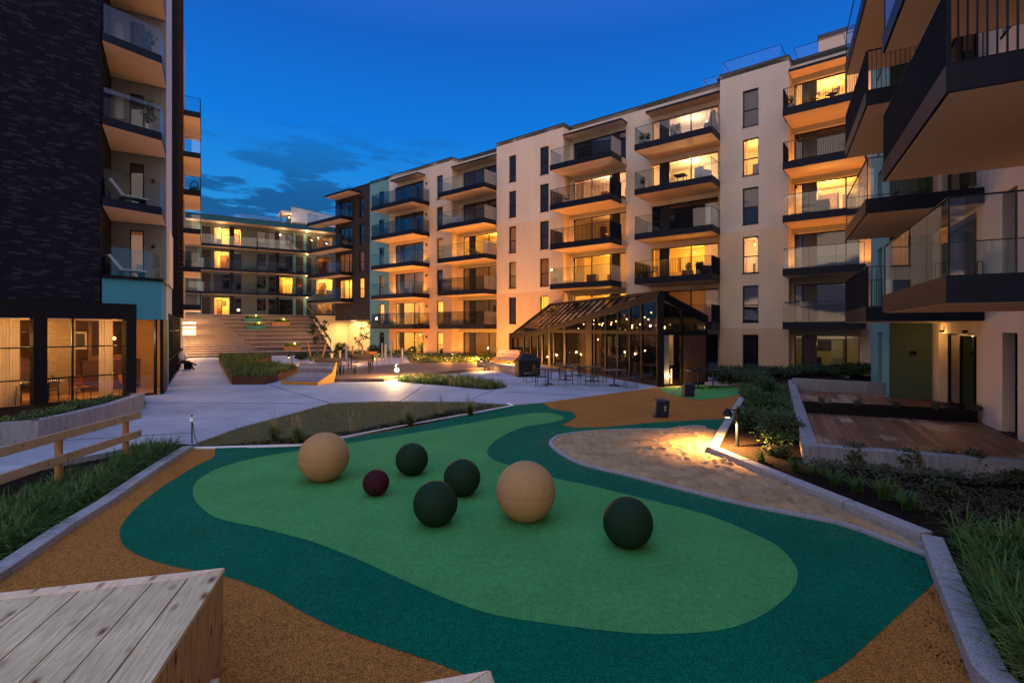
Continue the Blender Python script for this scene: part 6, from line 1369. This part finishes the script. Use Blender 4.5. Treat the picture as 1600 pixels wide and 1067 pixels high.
t = thing('flower_bowl', 'round terracotta bowl standing in the far planting', 'bowl', (*G(580, 562), .25)); m = MB(); m.lathe((0, 0, 0), [(.2, 0), (.45, .3), (.48, .45), (.4, .45)], 'planter_orange', 16); m.build('bowl', t, False)
# planters on the steps
def step_planter(s0, s1, k, mat, label):
    z = k * .42; t = thing('step_planter', label, 'planter', FS.pt((s0 + s1) / 2, -k * 1.2 + .2, z), 0, 'planter boxes on the steps'); m = MB(); FS.box(m, s0, s1, -k * 1.2 + .0, -k * 1.2 + .62, z - .40, z + .42, mat); m.build('box', t)
    m = MB(); r2 = random.Random(k)
    for _ in range(26): q = FS.pt(r2.uniform(s0 + .1, s1 - .1), -k * 1.2 + .3, 0); blades(m, q[0], q[1], z + .4, 14, .5, .3, r2.choice(('leaf_sedge_warm', 'leaf_sedge')), r2, .035, .8, .15, 3)
    m.build('plants', t); c = FS.pt(s0 * .35 + s1 * .65, -k * 1.2 + .35, z + .75); b = MB(); b.sphere(c, .05, 'bulb', 6); bb = b.build('spotlight', t); lamp('planter_light', 'POINT', (c[0] + .12, c[1] - .12, c[2] + .1), 60, (1, .58, .14), bb, .06)
def sat(px, k):
    o = -k * 1.2 + .5; return FS.S(px, o)
step_planter(sat(380, 9), sat(408, 9), 8, 'planter_green', 'green planter box with glowing plants high on the steps'); step_planter(sat(386, 6), sat(415, 6), 6, 'planter_green', 'green planter box with glowing plants halfway up the steps')
step_planter(sat(424, 8), sat(450, 8), 7, 'planter_orange', 'orange planter box on the right of the steps'); step_planter(sat(444, 1), sat(470, 1), 1, 'planter_orange', 'orange planter box with a glowing grass at the foot of the steps')
for (a, o, z, pw) in ((.9, .2, 1.3, 300), (1.0, -2.2, 2.0, 300), (1.0, -5.0, 3.0, 300), (1.0, -8.0, 4.0, 260), (6.5, -10.8, 5.2, 200), (11, -3.0, 3.6, 200), (-.4, 4.5, 2.6, 260)): lamp('step_light', 'POINT', FS.pt(a, o, z), pw, (1, .55, .22), bpy.data.objects['stepped_seating'], .15)
# glowing sign boxes on the left facade
t = thing('sign_lantern', 'stack of three glowing sign boxes projecting from the left facade', 'sign', FQ.pt(14, .2, 2.4)); 
for z in (2.2, 2.62, 2.92): m = MB(); q = FQ.pt(13.6, .25, z); m.box(q[0], q[0] + .75, q[1] - .12, q[1] + .12, z, z + (.34 if z < 2.5 else .16), 'light_box'); m.build('light_box', t)
m = MB(); q = FQ.pt(13.6, .0, 2.2); m.box(q[0] - .05, q[0] + .05, q[1] - .05, q[1] + .05, 0, 3.3, 'metal_black'); m.build('post', t); lamp('sign_light', 'POINT', (q[0] + 1.3, q[1] - .5, 2.3), 40, (1, .55, .2), t, .2)
# person on a bench
bx, by = G(284, 578); t = thing('dark_bench', 'dark slatted bench with backrest against the left facade, where the person sits', 'bench', (bx, by, 0), R(-90)); m = MB(); m.box(-.75, .75, -.25, .25, .42, .47, 'metal_dark'); m.build('seat', t, False); m = MB(); m.box(-.75, .75, .25, .3, .5, .9, 'metal_dark'); m.build('backrest', t, False)
t.rotation_euler = (0, 0, R(90))
for sx in (-.6, .6): m = MB(); m.box(sx - .03, sx + .03, -.22, .25, 0, .42, 'metal_dark'); m.build('leg', t, False)
def person():
    V = [(0, 0, .55), (0, 0, .72), (-.04, 0, .95), (-.06, 0, 1.08), (-.05, 0, 1.16), (-.02, 0, 1.26), (-.01, 0, 1.36),
         (.02, .1, .54), (.45, .13, .56), (.62, .12, .12), (.74, .12, .05), (.02, -.1, .54), (.47, -.10, .60), (.78, -.02, .42), (.92, -.02, .36),
         (-.05, .19, 1.04), (.02, .26, .80), (.24, .16, .72), (.32, .12, .72), (-.05, -.19, 1.04), (.02, -.26, .80), (.24, -.14, .72), (.32, -.08, .72)]
    E = [(0, 1), (1, 2), (2, 3), (3, 4), (4, 5), (5, 6), (0, 7), (7, 8), (8, 9), (9, 10), (0, 11), (11, 12), (12, 13), (13, 14), (3, 15), (15, 16), (16, 17), (17, 18), (3, 19), (19, 20), (20, 21), (21, 22)]
    Rd = [.15, .145, .15, .10, .055, .095, .08, .10, .075, .045, .04, .10, .075, .045, .04, .065, .045, .033, .03, .065, .045, .033, .03]
    me = bpy.data.meshes.new('person'); me.from_pydata(V, E, []); o = bpy.data.objects.new('person', me); C.objects.link(o)
    for nm in ('cloth_white', 'cloth_dark', 'skin'): me.materials.append(MATS[nm])
    o.modifiers.new('skin', 'SKIN'); sk = me.skin_vertices[0].data
    for i, r in enumerate(Rd): sk[i].radius = (r, r)
    sk[0].use_root = True; ss = o.modifiers.new('sub', 'SUBSURF'); ss.levels = 2; ss.render_levels = 2
    dg = bpy.context.evaluated_depsgraph_get(); m2 = bpy.data.meshes.new_from_object(o.evaluated_get(dg)); o.modifiers.clear(); o.data = m2
    m2.materials.clear()
    for nm in ('cloth_white', 'cloth_dark', 'skin'): m2.materials.append(MATS[nm])
    for p in m2.polygons:
        c = p.center; p.use_smooth = True; p.material_index = 2 if c.z > 1.14 or (c.x > .22 and .66 < c.z and c.z < .8) else (1 if c.z < .68 and (c.x > .05 or c.z < .62) else 0)
    o.location = (bx + .02, by, -.05 + .0); tag(o, 'person in a white shirt and dark trousers sitting on the dark bench, legs stretched out', 'person')
    h = MB(); h.sphere((-.04, 0, 1.34), .105, 'hair', 8); hh = h.build('hair', o, False)
person()

# ------------------------------------------------------------------ things on the balconies
def pot(loc, label, h=.5, mats=MD, s=.35, mat='metal_grey', grp='potted plants on balconies'):
    t = thing('potted_plant', label, 'potted plant', loc, 0, grp); m = MB(); m.lathe((0, 0, 0), [(.10, 0), (.15, .02), (.19, .36), (.17, .36)], mat, 14); m.build('pot', t, False)
    m = MB(); r2 = random.Random(int(abs(loc[0]) * 100)); leafcloud(m, (0, 0, .36 + h / 2), s * .6, s * .6, h / 2, 160, .10, None, r2, .3, mats); blades(m, 0, 0, .34, 30, h * 1.1, s, mats[0], r2, .02, .8, .06, 3); m.build('foliage', t, False)
def seat_(loc, rz, label, mat='furniture_pale', name='balcony_armchair'):
    t = thing(name, label, 'armchair', loc, rz, 'armchairs on balconies'); m = MB(); m.box(-.36, .36, -.36, .3, .15, .42, mat); m.build('seat', t, False, bevel=.03); m = MB(); m.box(-.36, .36, .22, .36, .3, .85, mat); m.build('backrest', t, False, bevel=.03)
    for sx in (-1, 1): m = MB(); m.box(sx * .36 - .05, sx * .36 + .05, -.36, .3, .15, .6, mat); m.build('armrest', t, False, bevel=.02)
    for sx in (-.3, .3):
        for sy in (-.3, .3): m = MB(); m.tube((sx, sy, 0), (sx, sy, .15), .02, 'metal_black', 6); m.build('leg', t, False)
ra = math.atan2(-.622, .783)
for px, o, z, lab in ((1003, 1.0, 15, 'tall plant at the left end of the top glass balcony right of the centre'), (1012, .9, 15, 'second plant beside the tall one on that top glass balcony'), (1052, 1.1, 15, 'small round plant in the middle of the top glass balcony'), (1060, 1.1, 15, 'low round plant right beside another on the top glass balcony'), (1005, 1.0, 12, 'bushy plant on the fifth-floor glass balcony right of the centre'), (1076, .8, 6, 'small conifer on the lit barred balcony'), (1092, .8, 6, 'second leafy conifer on the lit barred balcony'), (1000, .6, 6, 'plant hanging over the left end of the lit barred balcony'), (1236, .9, 15, 'plant in the left corner of the top right balcony')): pot(FM.pt(FM.S(px, o), o, z), lab, .55)
for px, o, z, rz, lab in ((1098, .7, 12, ra + 2.6, 'pale armchair on the fifth-floor glass balcony before the lit room'), (1283, .6, 9, ra, 'dark armchair on the lit glass balcony at the right'), (712, .9, 12, ra, 'pale armchair on the balcony with the smoke glass left of the plain pier'), (704, .8, 12, ra, 'second pale armchair on the same balcony, further left'), (698, .9, 6, ra + 1, 'pale armchair on the dark glazed balcony under the bookshelf window'), (1100, .6, 6, ra + 2.4, 'dark armchair at the right end of the lit barred balcony')): seat_(FM.pt(FM.S(px, o), o, z), rz, lab, 'furniture_dark' if 'dark' in lab[:5] else 'furniture_pale')
t = thing('covered_furniture', 'tall covered furniture bundle on the top glass balcony beside the tall pier', 'cover', FM.pt(FM.S(1110, .6), .5, 15), ra); m = MB(); m.hexa([(-.45, -.3, 0), (.35, -.3, 0), (.35, .3, 0), (-.45, .3, 0), (-.35, -.25, .6), (.3, -.25, .75), (.3, .25, .75), (-.35, .25, .6)], 'furniture_dark'); m.hexa([(-.1, -.25, .6), (.3, -.25, .75), (.3, .25, .75), (-.1, .25, .6), (0, -.15, 1.3), (.26, -.15, 1.35), (.26, .15, 1.35), (0, .15, 1.3)], 'furniture_dark'); m.build('cover', t, False, bevel=.05)
c = chair_proto('wire_chair', 'wire lounge chair on the top glass balcony above the pavilion', 'chair', 'metal_dark', 'metal_dark', loc=FM.pt(FM.S(908, .8), .8, 15), rz=ra, group='light chairs on balconies')
for px, o, z, lab in ((1270, .7, 15, 'wicker chair on the top right balcony before the lit room'), (1300, .7, 15, 'light metal chair at the right of the top right balcony'), (885, .9, 12, 'metal chair on the upper barred balcony above the pavilion'), (950, .8, 9, 'metal chair on the lower barred balcony above the pavilion'), (735, .9, 9, 'chair silhouetted on the balcony before the bright amber room'), (1020, .8, 6, 'metal chair on the lit barred balcony, left side')): dup(c, FM.pt(FM.S(px, o), o, z), ra + rnd.uniform(-1, 1), lab)
t = thing('balcony_table', 'small square side table on the fifth-floor glass balcony', 'table', FM.pt(FM.S(1063, .8), .8, 12), ra); m = MB(); m.box(-.35, .35, -.35, .35, .55, .6, 'metal_dark'); m.build('tabletop', t, False)
for sx in (-.3, .3):
    for sy in (-.3, .3): m = MB(); m.tube((sx, sy, 0), (sx, sy, .55), .02, 'metal_dark', 6); m.build('leg', t, False)
# sun lounger shapes on the left balconies
def slim_lounger(loc, rz, label, mat):
    t = thing('sun_lounger', label, 'sun lounger', loc, rz, 'sun loungers on the left balconies'); m = MB(); m.hexa([(-.2, -.3, .28), (.7, -.3, .28), (.7, .3, .28), (-.2, .3, .28), (-.2, -.3, .36), (.7, -.3, .36), (.7, .3, .36), (-.2, .3, .36)], mat); m.build('seat', t, False, bevel=.03)
    m = MB(); m.hexa([(-.2, -.3, .28), (-.12, -.3, .36), (-.12, .3, .36), (-.2, .3, .28), (-.62, -.3, .84), (-.54, -.3, .88), (-.54, .3, .88), (-.62, .3, .84)], mat); m.build('backrest', t, False)
    for sx in (-.1, .6): m = MB(); m.box(sx - .02, sx + .02, -.28, .28, 0, .28, 'metal_black'); m.build('leg', t, False)
slim_lounger((-15.35, 19.6, 4.62), R(58), 'reclined lounger with white cushion on the lowest left balcony', 'furniture_pale'); slim_lounger((-15.3, 19.6, 7.52), R(58), 'white lounger behind the glass of the second left balcony', 'white_metal')
pot((-14.75, 20.1, 10.52), 'large feathery plant on the third left balcony', 1.2, ['leaf_dark', 'leaf_mid'], .5); pot((-14.75, 20.0, 13.62), 'plant in a big dark bowl on the upper left balcony', .8, ['leaf_dark', 'leaf_mid'], .5, 'metal_dark')
t = thing('wall_wreath', 'dark round ornament hung on the barred far left balcony', 'ornament', FQ.pt(19.45, .75, 13.9)); m = MB()
for i in range(14): a, b = i * 6.283 / 14, (i + 1) * 6.283 / 14; m.tube((.28 * math.cos(a), 0, .28 * math.sin(a)), (.28 * math.cos(b), 0, .28 * math.sin(b)), .035, 'metal_black', 6)
m.build('ring', t, False); m = MB(); leafcloud(m, (0, 0, -.35), .42, .12, .2, 90, .14, None, random.Random(2), .2, ['leaf_dark']); m.build('leaves', t, False)
